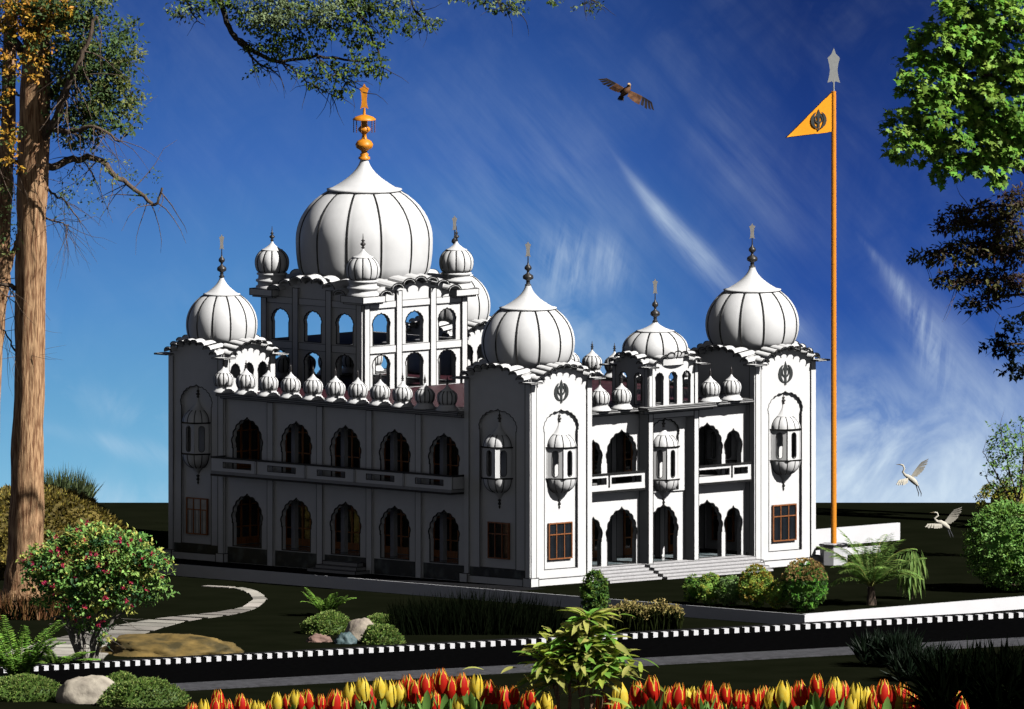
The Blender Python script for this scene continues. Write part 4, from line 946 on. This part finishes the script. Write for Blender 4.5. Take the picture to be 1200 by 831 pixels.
for k in range(150):
    a = rg.uniform(0, 2 * PI); p = b + UZ * rg.uniform(1.2, 2.9) + Vector((math.cos(a), math.sin(a), 0)) * rg.uniform(0, .8)
    leaf(mb, p, Vector((math.cos(a), math.sin(a), 0)) * .35 - UZ, Vector((math.cos(a), math.sin(a), .3)), rg.uniform(.8, 1.5), .2)
mb.build('leaves', lf('weeping_leaf', (.17, .27, .07)), t)
def fern(name, label, px, py, z, L, n, seed, mats, w=.16, ll=.5, cat='fern', spread=1.0, up=1.5):
    rg = random.Random(seed); b = on_ground(px, py, z); t = thing(name, label, cat, b); mb = MB()
    for k in range(n):
        a = 2 * PI * k / n + rg.uniform(-.2, .2); frond(mb, b + Vector((math.cos(a), math.sin(a), 0)) * .15, Vector((math.cos(a), math.sin(a), 0)) * spread + UZ * rg.uniform(up * .5, up * 1.4), L * rg.uniform(.75, 1.1), rg.uniform(.3, .9), ll, rg, 16, w=w, start=.05)
    mb.build('fronds', mats, t); return t
FG = [lf('fern_leaf', (.17, .32, .05)), lf('fern_rib', (.14, .2, .05))]
fern('fern', 'bright green fern growing behind the rounded garden stones', 383, 722, LOW, 2.0, 18, 71, FG, .16, .3)
fern('fern', 'larger fern in the bottom left corner beside the mossy boulder', 22, 800, LOW, 4.2, 22, 72, FG, .30, .6, up=1.9)
fern('fern', 'small fern tuft growing out beside the kerb below the flowering bush', 66, 782, LOW, 2.4, 10, 73, FG, .24, .45, up=.9)

# ---- stones, moss mounds
def lump(name, label, cat, px, py, z, w, h, d, m, seed, rough=.25, tuft=None, group=None, sink=.25, kind=None, facets=28):
    b = on_ground(px, py, z); mb = MB(); K = facets; vs = []; fs = []; W, H, D = w / 40, h / 20, d
    for i in range(K + 1):
        for j in range(2 * K):
            a = PI * j / K; ph = PI * i / K; dd = Vector((math.sin(ph) * math.cos(a), math.sin(ph) * math.sin(a), math.cos(ph)))
            r = 1 + rough * (noise.noise(dd * 1.7 + Vector((seed * 3.1, 0, 0))) + .45 * noise.noise(dd * 4.3 + Vector((0, seed, 0))) + .2 * noise.noise(dd * 10 + Vector((0, seed, 0))))
            vs.append(b + CR * dd.x * W * r + CD * dd.y * D * r + UZ * (max(-.3, dd.z * r) * H - 0.02 + (0)))
    for i in range(K):
        for j in range(2 * K): fs.append((i * 2 * K + j, i * 2 * K + (j + 1) % (2 * K), (i + 1) * 2 * K + (j + 1) % (2 * K), (i + 1) * 2 * K + j))
    mb.add(vs, fs, 0, True)
    if tuft:
        rg = random.Random(seed); n, L, ms = tuft
        for _ in range(n):
            p = rg.choice(vs[: (K // 2 + 2) * 2 * K]); o = (p - b).normalized(); c = p + rv(rg) * max(.1, L * .9)
            for k in range(5): leaf(mb, c, o + rv(rg) * .9 + UZ * .3, rv(rg), L * rg.uniform(.6, 1.2), L * .45, 1 + rg.randint(0, len(ms) - 1))
        o_ = mb.build(name, [m] + ms, None)
    else: o_ = mb.build(name, m, None)
    for v in o_.data.vertices: v.co -= b
    o_.location = b
    if kind: return tag(o_, label, kind=kind)
    return tag(o_, label, cat, group)
STN = mat('tan_boulder', (.50, .43, .33), .8, .3, 1.6, .5, 8, base2=(.24, .20, .17)); STG = mat('blue_grey_stone', (.10, .16, .17), .6, .3, 3, .3, 8); STR = mat('pink_brown_stone', (.32, .20, .16), .8, .3, 3, .3, 8)
MOS = lf('moss', (.10, .17, .03)); MO = [lf('moss_leaf_green', (.19, .32, .06)), lf('moss_light', (.36, .45, .13)), lf('moss_deep', (.07, .13, .03))]
lump('moss_mound', 'left green mossy mound beside the tan boulder in front of the fern', 'shrub', 383, 742, LOW, 60, 21, 1.3, MOS, 1, .2, (2200, .16, MO), 'mossy mounds among the garden stones')
lump('moss_mound', 'rear flat mossy mound to the right of the tan boulder', 'shrub', 446, 738, LOW, 42, 15, 1.0, MOS, 2, .2, (1300, .16, MO), 'mossy mounds among the garden stones')
lump('moss_mound', 'front right mossy mound nearest the road among the garden stones', 'shrub', 448, 754, LOW, 46, 20, 1.0, MOS, 3, .2, (1700, .16, MO), 'mossy mounds among the garden stones')
lump('boulder', 'tan boulder between the mossy mounds in front of the fern', 'rock', 424, 749, LOW, 44, 25, .9, STN, 4, .12)
lump('boulder', 'flat pinkish brown stone at the foot of the left mossy mound', 'rock', 374, 752, LOW, 30, 9, .5, STR, 5, .3)
lump('boulder', 'dark blue grey stone in front of the tan boulder', 'rock', 405, 754, LOW, 26, 13, .5, STG, 6, .3)
lump('boulder', 'large pale boulder in the bottom left corner between two mossy mounds', 'rock', 106, 823, LOW, 80, 31, 1.3, mat('pale_boulder', (.56, .50, .40), .8, .3, 1.2, .5, 6, base2=(.30, .26, .21)), 7, .14)
lump('moss_mound', 'leftmost mossy mound in the bottom left corner beside the pale boulder', 'shrub', 28, 820, LOW, 92, 27, 1.5, MOS, 8, .2, (2800, .17, MO), 'mossy mounds beside the pale boulder')
lump('moss_mound', 'mossy mound right of the pale boulder in the bottom left corner', 'shrub', 168, 827, LOW, 92, 29, 1.4, MOS, 9, .2, (2800, .17, MO), 'mossy mounds beside the pale boulder')
lump('moss_mound', 'small mossy mound peeping out behind the pale boulder', 'shrub', 143, 806, LOW, 46, 14, 1.0, MOS, 12, .2, (1200, .16, MO), 'mossy mounds beside the pale boulder')
lump('hill', 'ochre grassy knoll behind the tall tree', None, 32, 652, 0, 250, 72, 9, mat('ochre_grass', (.20, .15, .03), .95, .4, .9, .8, 3, base2=(.07, .055, .012), stretch=(1, 1, 3)), 10, .14, (4200, .35, [lf('dry_grass_blade', (.30, .24, .05)), lf('dry_grass_dark', (.12, .10, .03))]), kind='structure')  # pale and dark dry blades scattered at random
lump('sand_stone', 'smooth white stone lying on the ochre knoll', 'rock', 112, 611, 0, 26, 10, .8, mat('white_stone', (.62, .62, .64), .8, .1, 3), 11, .15)
lump('brown_slab', 'broad flat brown rock slab with veins between the stone path and the kerb', 'rock', 200, 764, LOW, 176, 22, 3.6, mat('brown_veined_rock', (.26, .17, .045), .8, .4, .8, .7, 3, base2=(.06, .045, .012), stretch=(1, 1, 2)), 13, .22, facets=36)
# ---- crazy paved path
rg = random.Random(81); ctr = [(236, 687), (262, 687), (284, 690), (301, 696), (305, 703), (294, 712), (272, 718), (240, 722), (205, 726), (170, 733), (135, 742), (100, 752), (70, 764), (45, 776)]
wd = [.6, .7, .7, .7, .75, .9, 1.3, 1.9, 2.3, 2.8, 3.5, 4.8, 6.0, 7.0]
mb = MB(); P = [on_ground(x, y, LOW) for x, y in ctr]; path = []; ws = []
for i in range(len(P) - 1):
    for k in range(6): path.append(P[i].lerp(P[i + 1], k / 6)); ws.append(wd[i] + (wd[i + 1] - wd[i]) * k / 6)
acc = 0; last = path[0]; lw = ws[0]; i = 0
while i < len(path) - 1:
    j = i + 1; L = 0; tgt = rg.uniform(1.7, 2.6)
    while j < len(path) - 1 and (path[j] - path[i]).length < tgt: j += 1
    a, c = path[i], path[j]; tt = (c - a).normalized(); ss = UZ.cross(tt)
    h0, h1 = ws[i] * .5, ws[j] * .5; sk_ = rg.uniform(-.35, .35); g = .24
    A_1 = a + tt * g; C_1 = c - tt * g
    pts = [A_1 + ss * h0 + tt * sk_, A_1 - ss * h0, C_1 - ss * h1, C_1 + ss * h1 + tt * sk_ * .5]
    pts = [p + rv(rg) * .06 for p in pts]
    for p in pts: p.z = 0
    mb.hexa([Vector((p.x, p.y, z)) for p in (pts[0], pts[3]) for z in (0, 0)][:0] or [Vector((pts[0].x, pts[0].y, LOW)), Vector((pts[0].x, pts[0].y, LOW + .05)), Vector((pts[1].x, pts[1].y, LOW)), Vector((pts[1].x, pts[1].y, LOW + .05)), Vector((pts[3].x, pts[3].y, LOW)), Vector((pts[3].x, pts[3].y, LOW + .05)), Vector((pts[2].x, pts[2].y, LOW)), Vector((pts[2].x, pts[2].y, LOW + .05))], 0)
    i = j
tag(mb.build('paved_path', mat('flagstone', (.44, .41, .36), .8, .3, .5, .3, 6, island=.45)), 'curving path of pale irregular flagstones', kind='structure')
# ---- grasses
def grass(name, label, px, py, w, d, n, h, m, seed, z=LOW, kind=None, cat='grass', spread=.25, wid=.08, base=0.0):
    rg = random.Random(seed); b = on_ground(px, py, z); mb = MB()
    for _ in range(n):
        u = rg.uniform(-1, 1); v = rg.uniform(-1, 1); p = CR * u * w / 40 + CD * v * d + UZ * base * (1 - u * u)
        hh = h * rg.uniform(.45, 1.1) * (1 - .35 * u * u); dd = (UZ + rv(rg) * spread + CR * u * .25).normalized(); s = dd.cross(rv(rg)).normalized() * wid * .5
        m1 = p + dd * hh * .55; m2 = p + dd * hh + rv(rg) * hh * .14 - UZ * hh * .04
        mb.add([p - s, p + s, m1 + s * .7, m1 - s * .7, m2], [(0, 1, 2, 3), (3, 2, 4)], rg.randint(0, len(m) - 1))
    o = mb.build(name, m, None, b); return tag(o, label, None if kind else cat, kind=kind)
BG = lf('black_grass', (.006, .009, .004), None, .4)
grass('grass_clump', 'wide patch of very dark tall grass between the garden stones and the cypress', 556, 738, 195, 4, 2600, 2.3, [BG], 91, kind='stuff')
grass('grass_tuft', 'green reed tuft growing on the ochre knoll beside the tall trunk', 72, 588, 68, 1.5, 900, 2.2, [lf('reed', (.10, .13, .05)), lf('reed_dark', (.035, .05, .02))], 92, z=0, base=0, spread=.5)
grass('undergrowth', 'dark rusty undergrowth at the foot of the tall tree', 30, 722, 130, 3, 1500, 1.5, [lf('rust_grass', (.16, .08, .03)), BG], 93, kind='stuff', spread=.5)
def spiky(name, label, px, py, r, n, h, seed, m, wid=.16):
    rg = random.Random(seed); b = on_ground(px, py, LOW); t = thing(name, label, 'plant', b); mb = MB()
    for k in range(n):
        c = b + CR * rg.uniform(-.8, .8) * r + CD * rg.uniform(-.8, .8) * r
        for j in range(26):
            d = (rv(rg) + UZ * .9).normalized(); leaf(mb, c + UZ * rg.uniform(0, h * .35), d, rv(rg), h * rg.uniform(.5, .8), wid)
    mb.build('leaves', m, t)
DK = [lf('dark_strap_leaf', (.012, .026, .012), None, .5)]
spiky('strap_leaf_plant', 'dark strap leaved plant at the roadside, left of the pair', 1042, 780, 1.9, 26, 2.3, 94, DK)
spiky('strap_leaf_plant', 'dark strap leaved plant at the roadside, right of the pair and lower', 1082, 797, 1.9, 26, 2.3, 95, DK)
spiky('dark_shrub', 'nearly black spreading shrub in the bottom right corner', 1165, 845, 4.0, 70, 4.6, 96, [lf('black_strap_leaf', (.004, .007, .003), None, .5)], .35)
# ---- broad leaved plant in front of the road
rg = random.Random(101); b = on_ground(680, 852, LOW); t = thing('broad_leaved_plant', 'lime green broad leaved plant on bare stems in front of the road', 'plant', b)
A8 = lambda x, y, dq=0: at_q(x, y, b.x + b.y + dq)
mb = MB(); tops = []
for x0, x1, y1 in ((660, 640, 775), (668, 668, 760), (680, 690, 742), (684, 672, 745), (690, 706, 758), (700, 715, 775), (655, 652, 790), (694, 690, 725)):
    p = limb(mb, [A8(x0, 853), A8((x0 * 2 + x1) / 3, 820), A8(x1, y1)], .11, .06, rg, 8, .05); tops += [p[-1], p[-3]]
mb.build('stem', mat('ringed_brown_stem', (.30, .17, .10), .8, .4, 6, .4, 10, stretch=(1, 1, 4)), t); mb = MB()
def big(mb, p, d, n, L, W, mi):
    d = d.normalized(); s = d.cross(n).normalized(); n = s.cross(d); K = 6; vs = []
    for i in range(K + 1):
        t_ = i / K; w_ = W * .5 * math.sin(PI * min(1, .06 + .94 * t_)) ** .8; c = p + d * L * t_ - UZ * (t_ * t_) * L * .3
        vs += [c + s * w_ + n * w_ * .3, c, c - s * w_ + n * w_ * .3]
    mb.add(vs, [(3 * i + k, 3 * i + k + 1, 3 * i + k + 4, 3 * i + k + 3) for i in range(K) for k in (0, 1)], mi, True)
for tp_ in tops:
    for k in range(22):
        a = rg.uniform(0, 2 * PI); d = Vector((math.cos(a), math.sin(a), rg.uniform(-.25, .9))); big(mb, tp_ + rv(rg) * .3 + d * .1, d, UZ + rv(rg) * .5, rg.uniform(1.3, 2.3), rg.uniform(.36, .66), rg.randint(0, 2))
for k in range(170):
    p = A8(rg.gauss(680, 32), rg.gauss(775, 18), rg.uniform(-2, 2)); a = rg.uniform(0, 2 * PI); big(mb, p, Vector((math.cos(a), math.sin(a), rg.uniform(-.5, .5))), UZ + rv(rg) * .5, rg.uniform(.9, 1.6), rg.uniform(.28, .5), rg.randint(0, 2))
mb.build('leaves', [lf('lime_leaf', (.36, .55, .07), None, .25, tr=.45), lf('green_leaf', (.20, .38, .06), None, .3, tr=.4), lf('yellow_lime_leaf', (.44, .60, .12), None, .2, tr=.45)], t)

# ---- tulips: two blooms modelled once, then copied
def tulip(col, label, group):
    t = thing('tulip', label, 'tulip', (0, 0, 0), group); mb = MB(); rg = random.Random(5)
    H0 = 1.6
    for k in range(6):
        a = 2 * PI * k / 6 + (.25 if k % 2 else 0); rr = .47 if k % 2 == 0 else .39; K, J = 8, 4; vs = []; m0 = len(mb.v)
        for i in range(K + 1):
            t_ = i / K; rad_ = rr * (math.sin(PI * min(1, .12 + t_ * .75)) ** .7) * (1 - .25 * t_) + .02; half = .62 * math.sin(PI * min(.98, .1 + .9 * t_)) ** .7 * (1.1 if t_ < .8 else .9)
            for j in range(-J, J + 1):
                b_ = a + half * j / J; vs.append(Vector((rad_ * math.cos(b_), rad_ * math.sin(b_), H0 + 1.42 * t_ + .05 * (1 if k % 2 == 0 else 0) - .03 * abs(j) / J)))
        w_ = 2 * J + 1
        for i in range(K):
            for j in range(2 * J):
                f = (i * w_ + j, i * w_ + j + 1, (i + 1) * w_ + j + 1, (i + 1) * w_ + j); edge = abs(j + .5 - J) / J
                yellow = col == 'y' or edge * .9 + .55 * (i / K) ** 2 > .84
                mb.s.append(True); mb.m.append(1 if yellow else 0); mb.f.append([q + m0 for q in f])
        mb.v += [tuple(v) for v in vs]
    mb.build('bloom', [PET_R, PET_Y], t)
    s = MB(); s.tube([(0, 0, 0), (.03, 0, .8), (0, 0, H0 + .04)], .055, 8, 0); s.build('stem', STEM, t)
    l = MB()
    for k in range(3):
        a = k * 2.2; big(l, Vector((.05 * math.cos(a), .05 * math.sin(a), .1)), Vector((.22 * math.cos(a), .22 * math.sin(a), 1)), Vector((math.cos(a), math.sin(a), .1)), 2.3 + .3 * k, .5, 0)
    l.build('leaf', STEM2, t)
    return t
PET_R = lf('red_petal', (.66, .014, .008), (.74, .03, .01), 0, 3, .3); PET_Y = lf('yellow_petal', (.92, .62, .03), (.95, .78, .12), 0, 3, .3)
STEM = lf('tulip_stem', (.16, .30, .06), None, 0); STEM2 = lf('tulip_leaf', (.14, .28, .06), None, 0)
T1 = tulip('r', 'red tulip with yellow edged petals in the bed along the bottom edge', 'red and yellow tulips along the bottom edge')
T2 = tulip('y', 'pure yellow tulip in the bed along the bottom edge', 'yellow tulips along the bottom edge')
rg = random.Random(111); used = {1: False, 2: False}
clusters = [(270, 812, 11), (355, 806, 11), (448, 795, 13), (524, 786, 14), (597, 806, 12), (640, 822, 3), (714, 818, 4), (770, 797, 13), (832, 802, 10), (872, 806, 7), (905, 804, 7), (965, 793, 14), (1040, 800, 10), (1088, 803, 8), (1112, 808, 4), (1135, 814, 2), (232, 822, 2)]
for cx, ty_, n in clusters:
    for k in range(n):
        u = (k - (n - 1) / 2) / max(1, (n - 1) / 2) if n > 1 else 0
        px = cx + u * n * 4.6 + rg.uniform(-2, 2); topy = ty_ + abs(u) ** 1.4 * 15 - 3 + rg.uniform(-3, 4) + (7 if k % 2 else 0)
        kind = 2 if (abs(u) > .5 and rg.random() < .55) or rg.random() < .05 else 1
        src = T1 if kind == 1 else T2; sc = 1.02 * rg.uniform(.88, 1.1)
        if ty_ > 800: sc *= .82
        o = src if not used[kind] else copy_tree(src); used[kind] = True
        q_ = -128 + rg.uniform(-5, 5) + k % 2 * 4; h = 3.02 * sc
        p = at_q(px, topy, q_); base_z = p.z - h
        o.location = (p.x, p.y, max(LOW - 2.2, base_z)); o.scale = (sc, sc, sc * (1 if base_z >= LOW - .4 else 1)); o.rotation_euler = (rg.uniform(-.10, .10), rg.uniform(-.10, .10), rg.uniform(0, 6.28))
# ================================================================ flagpole and birds
b = Vector((21.3, -3.8, 0)); b = on_ground(977, 661.5)
t = thing('flagpole', 'tall orange flagpole with a triangular orange flag and grey spearhead on a plinth', 'flagpole', b)
mb = MB(); mb.lathe(b, [(.80, 0), (.80, 1.10)], 8, 0, False, a0=R(-45 - 22.5 + 22)); mb.lathe(b, [(.86, 1.10), (.86, 1.20)], 8, 1, False, a0=R(-45 - 22.5 + 22)); mb.lathe(b, [(.78, 1.20), (.78, 1.24)], 8, 0, False, a0=R(-45 - 22.5 + 22))
mb.build('plinth', [mat('plinth_paint', (.70, .70, .72), .6, .1), M['line']], t)
mb = MB(); zt = (661.5 - 107) / SZ
mb.tube([b + UZ * z for z in (1.2, 8, 16, 22, zt)], [.17, .165, .155, .15, .14], 16, 0); mb.build('pole', M['pole'], t)
mb = MB(); mb.tube([b + UZ * zt, b + UZ * (zt + .7)], .05, 8, 0)
c = b + UZ * (zt + .5); n = CD * .04
P = [(0, 2.05), (.13, 1.7), (.36, 1.45), (.27, 1.1), (.22, .75), (.27, .4), (.37, 0), (.12, .08), (0, 0)]; P = P + [(-x, y) for x, y in reversed(P[1:-1])]
tr = tessellate_polygon([[Vector((x, y, 0)) for x, y in P]]); k = len(P)
mb.add([c + CR * x + UZ * y + s * n for s in (-1, 1) for x, y in P], [tuple(a) for a in tr] + [tuple(i + k for i in a) for a in tr] + [(i, (i + 1) % k, k + (i + 1) % k, k + i) for i in range(k)], 0)
mb.build('spearhead', M['silver'], t)
fu = CR * math.cos(R(32)) + CD * math.sin(R(32)); ff = Fr(b, fu, CR * math.sin(R(32)) - CD * math.cos(R(32)))
zf = lambda y: (661.5 - y) / SZ
mb = MB(); A1, B1, C1 = (-.15, zf(108)), (-.15, zf(154.5)), (-3.3, zf(158.5)); N_ = 14; vs = []; fs = []
for s in (0, 1):
    for i in range(N_ + 1):
        for j in range(N_ + 1):
            u = i / N_; v = j / N_; x0 = A1[0] + (C1[0] - A1[0]) * u; za = A1[1] + (C1[1] - A1[1]) * u; zb = B1[1] + (C1[1] - B1[1]) * u
            vs.append(ff(x0, .06 * math.sin(u * 5.5 + v) * u + s * .015, za + (zb - za) * v))
w_ = N_ + 1
for s in (0, 1):
    for i in range(N_):
        for j in range(N_): fs.append(tuple(s * w_ * w_ + q for q in (i * w_ + j, i * w_ + j + 1, (i + 1) * w_ + j + 1, (i + 1) * w_ + j)))
mb.add(vs, fs, 0, True)
mb.path([ff(A1[0], .0, A1[1]), ff(*[C1[0], .0, C1[1]]), ff(B1[0], .0, B1[1])], .022, 1)
fl = mb.build('flag', [M['flag'], M['line']], t)
e = MB(); khanda(e, ff, -1.1, zf(140), 1.2, .085, .105); e.build('khanda_emblem', M['emblem'], fl)

def wing(mb, root, d, back, L, W, n, lift, fing, mi_in, mi_tip, seed, thick=.02):
    # cambered wing with separate flight feathers along the trailing edge
    d = d.normalized(); back = back.normalized(); up = d.cross(back).normalized(); rg = random.Random(seed); lead = []
    for i in range(n + 1):
        t_ = i / n; lead.append(root + d * L * t_ + up * lift * math.sin(PI * t_ * .8) * L + back * (.10 * L * t_ * t_))
    for i in range(n):
        a, c = lead[i], lead[i + 1]; ch = W * (.75 + .35 * math.sin(PI * min(1, (i + .5) / n * 1.1)))
        bb = back + d * (.15 + 1.1 * max(0, (i / n - .45)) * 1.6); bb.normalize()
        m_ = mi_in if i < n * .55 else mi_tip
        p0, p1 = a + bb * ch * .45, c + bb * ch * .45
        tip = (a + c) / 2 + bb * ch * (1.0 if i < n * .6 else 1.15 + fing * (i / n - .5)) - up * ch * .10
        o = up * thick
        w_ = (c - a) * .52
        vs = [a, c, p1, p0, tip + w_, tip - w_]
        mb.add([v + o for v in vs] + [v - o for v in vs], [(0, 1, 2, 3), (3, 2, 4, 5), (9, 8, 7, 6), (11, 10, 8, 9), (0, 6, 7, 1), (1, 7, 8, 2), (2, 8, 10, 4), (4, 10, 11, 5), (5, 11, 9, 3), (3, 9, 6, 0)], m_)
def tb(mb, pts, rad, mi=0, n=12, flat=1.0): mb.tube(pts, rad, n, mi)
def bird(name, label, cat, c, mats, build):
    mb = MB(); build(mb); o = mb.build(name, mats)
    for v in o.data.vertices: v.co -= c
    o.location = c
    return tag(o, label, cat)
# soaring bird of prey
c = at_q(736, 106, 5); X_ = lambda x, y, d=0.0: c + CR * (x - 736) / 20 + UZ * (106 - y) / 20 + CD * d
def v_(mb):
    mb.tube([X_(738, 100, -.1), X_(737, 102.5, -.25), X_(735, 105, -.3), X_(732, 108, -.15), X_(729, 112, .1), X_(728, 114, .2)], [.06, .13, .21, .19, .12, .05], 12, 1)
    mb.tube([X_(736, 102, -.1), X_(737.5, 99.5, -.25), X_(737, 98, -.45), X_(735.5, 97.5, -.62)], [.10, .10, .09, .02], 10, 2)
    wing(mb, X_(734, 105), X_(712, 88, -.5) - X_(734, 105), X_(727, 110) - X_(733, 104), 1.42, .48, 9, .05, .8, 1, 0, 1)
    wing(mb, X_(738, 106), X_(766, 117, -.3) - X_(738, 106), X_(733, 115) - X_(738, 106), 1.48, .48, 9, .05, .8, 1, 0, 2)
    for k in range(7): leaf(mb, X_(729, 111), (X_(727 + (k - 3) * 1.6, 118) - X_(730, 110)), CD, .42, .14, 0)
bird('vulture', 'brown bird of prey soaring with spread wings in the blue sky above the gurdwara', 'bird', c, [mat('dark_flight_feather', (.03, .02, .015), .8), mat('tawny_feather', (.26, .12, .05), .8, .5, 4, base2=(.08, .035, .02)), mat('pale_head', (.55, .38, .22), .8)], v_)
def egret(label, px, py, pose, seed):
    c = at_q(px, py, 20); X_ = lambda x, y, d=0.0: c + CR * x / 20 + UZ * (-y) / 20 + CD * d
    def f(mb):
        if pose == 0:
            mb.tube([X_(-8, -4), X_(-3, -1.5), X_(2, 2), X_(6, 6), X_(9, 9.5)], [.05, .13, .17, .14, .04], 12, 0)
            mb.tube([X_(-6, -3), X_(-9, -7, -.05), X_(-7, -11, -.05), X_(-9, -15, -.03), X_(-11.5, -15.5)], [.09, .065, .055, .06, .05], 10, 0)
            mb.tube([X_(-11.2, -15.6), X_(-17, -15.8)], [.04, .008], 8, 1)
            for x, dx in ((6, 9.5), (8, 12.5)): mb.tube([X_(x, 7), X_((x + dx) / 2, 13), X_(dx, 18), X_(dx - 1 + x * .1, 22)], [.04, .028, .03, .012], 8, 2)
            wing(mb, X_(0, -1), X_(11, -19, -.2) - X_(0, -1), Vector(X_(12, -2) - X_(0, -2)), 1.05, .48, 8, .06, .5, 0, 0, seed)
            wing(mb, X_(-3, 0, -.1), X_(-16, 0, -.7) - X_(-3, 0), X_(-2, 8) - X_(-3, 0), .85, .34, 7, .05, .4, 0, 0, seed + 1)
        else:
            mb.tube([X_(-6, -1), X_(-1, 0), X_(4, 3), X_(8, 6), X_(10, 8)], [.05, .14, .17, .12, .04], 12, 0)
            mb.tube([X_(-5, -1), X_(-8, -5), X_(-3.5, -8), X_(-5, -11), X_(-8, -11.5)], [.09, .065, .06, .06, .05], 10, 0)
            mb.tube([X_(-7.8, -11.5), X_(-13, -11.2)], [.04, .008], 8, 1)
            for x, dx in ((7, 10), (9, 13)): mb.tube([X_(x, 6), X_((x + dx) / 2, 11), X_(dx, 15), X_(dx + 1, 18)], [.04, .028, .03, .012], 8, 2)
            wing(mb, X_(3, 1), X_(13, -15, -.2) - X_(3, 1), X_(16, 2) - X_(4, 0), .95, .52, 8, .06, .5, 0, 0, seed)
            wing(mb, X_(1, 2, -.1), X_(-17, -1, -.4) - X_(1, 2), X_(2, 8) - X_(1, 2), .98, .26, 7, .05, .4, 0, 0, seed + 1)
    return bird('egret', label, 'bird', c, [mat('white_feather', (.66, .62, .52), .8, .15, 6), mat('grey_bill', (.25, .2, .12), .6), mat('dark_leg', (.06, .06, .07), .7)], f)
egret('upper white egret flying with raised wings against the pale clouds', 1067, 560, 0, 5)
egret('lower white egret flying in front of the dark lawn', 1103, 612, 1, 8)
# ================================================================ light, sky light, camera
psi = R(56); el = R(42)
fx, fy = -.7071, -.7071            # towards the camera
rx, ry = .7071, -.7071             # camera right
sun_dir = Vector((math.cos(psi) * fx + math.sin(psi) * rx, math.cos(psi) * fy + math.sin(psi) * ry, 0)) * math.cos(el) + Vector((0, 0, math.sin(el)))
ld = bpy.data.lights.new('sun', 'SUN'); ld.energy = 5.0; ld.angle = R(.5); ld.color = (1, .975, .94)
lo = bpy.data.objects.new('sun', ld); COL.objects.link(lo); lo.rotation_euler = sun_dir.to_track_quat('Z', 'Y').to_euler(); lo.location = (20, -30, 60)
w = bpy.data.worlds.new('World'); scene.world = w; w.use_nodes = True
nt = w.node_tree; bg = nt.nodes['Background']; sk = nt.nodes.new('ShaderNodeTexSky'); sk.sky_type = 'NISHITA'
sk.sun_disc = False; sk.sun_elevation = el; sk.sun_rotation = math.atan2(sun_dir.x, sun_dir.y); sk.air_density = .15; sk.dust_density = .0; sk.ozone_density = 2.0; sk.altitude = 3000
hs = nt.nodes.new('ShaderNodeHueSaturation'); hs.inputs['Saturation'].default_value = .12; nt.links.new(sk.outputs[0], hs.inputs['Color']); nt.links.new(hs.outputs[0], bg.inputs[0]); bg.inputs[1].default_value = .07
cam = bpy.data.cameras.new('camera'); co = bpy.data.objects.new('camera', cam); COL.objects.link(co); scene.camera = co
th = math.asin(SY / SX)
view = Vector((math.cos(th) * .70711, math.cos(th) * .70711, -math.sin(th)))
co.rotation_euler = view.to_track_quat('-Z', 'Y').to_euler()
co.location = at_q(600, 415.5, 0) - view * 140
cam.type = 'ORTHO'; cam.ortho_scale = 60; cam.clip_start = 1; cam.clip_end = 2000
scene.view_settings.view_transform = 'Standard'; scene.view_settings.look = 'None'; scene.view_settings.exposure = .18; scene.view_settings.gamma = 1
scene.render.engine = 'CYCLES'
scene.cycles.max_bounces = 5; scene.cycles.diffuse_bounces = 0
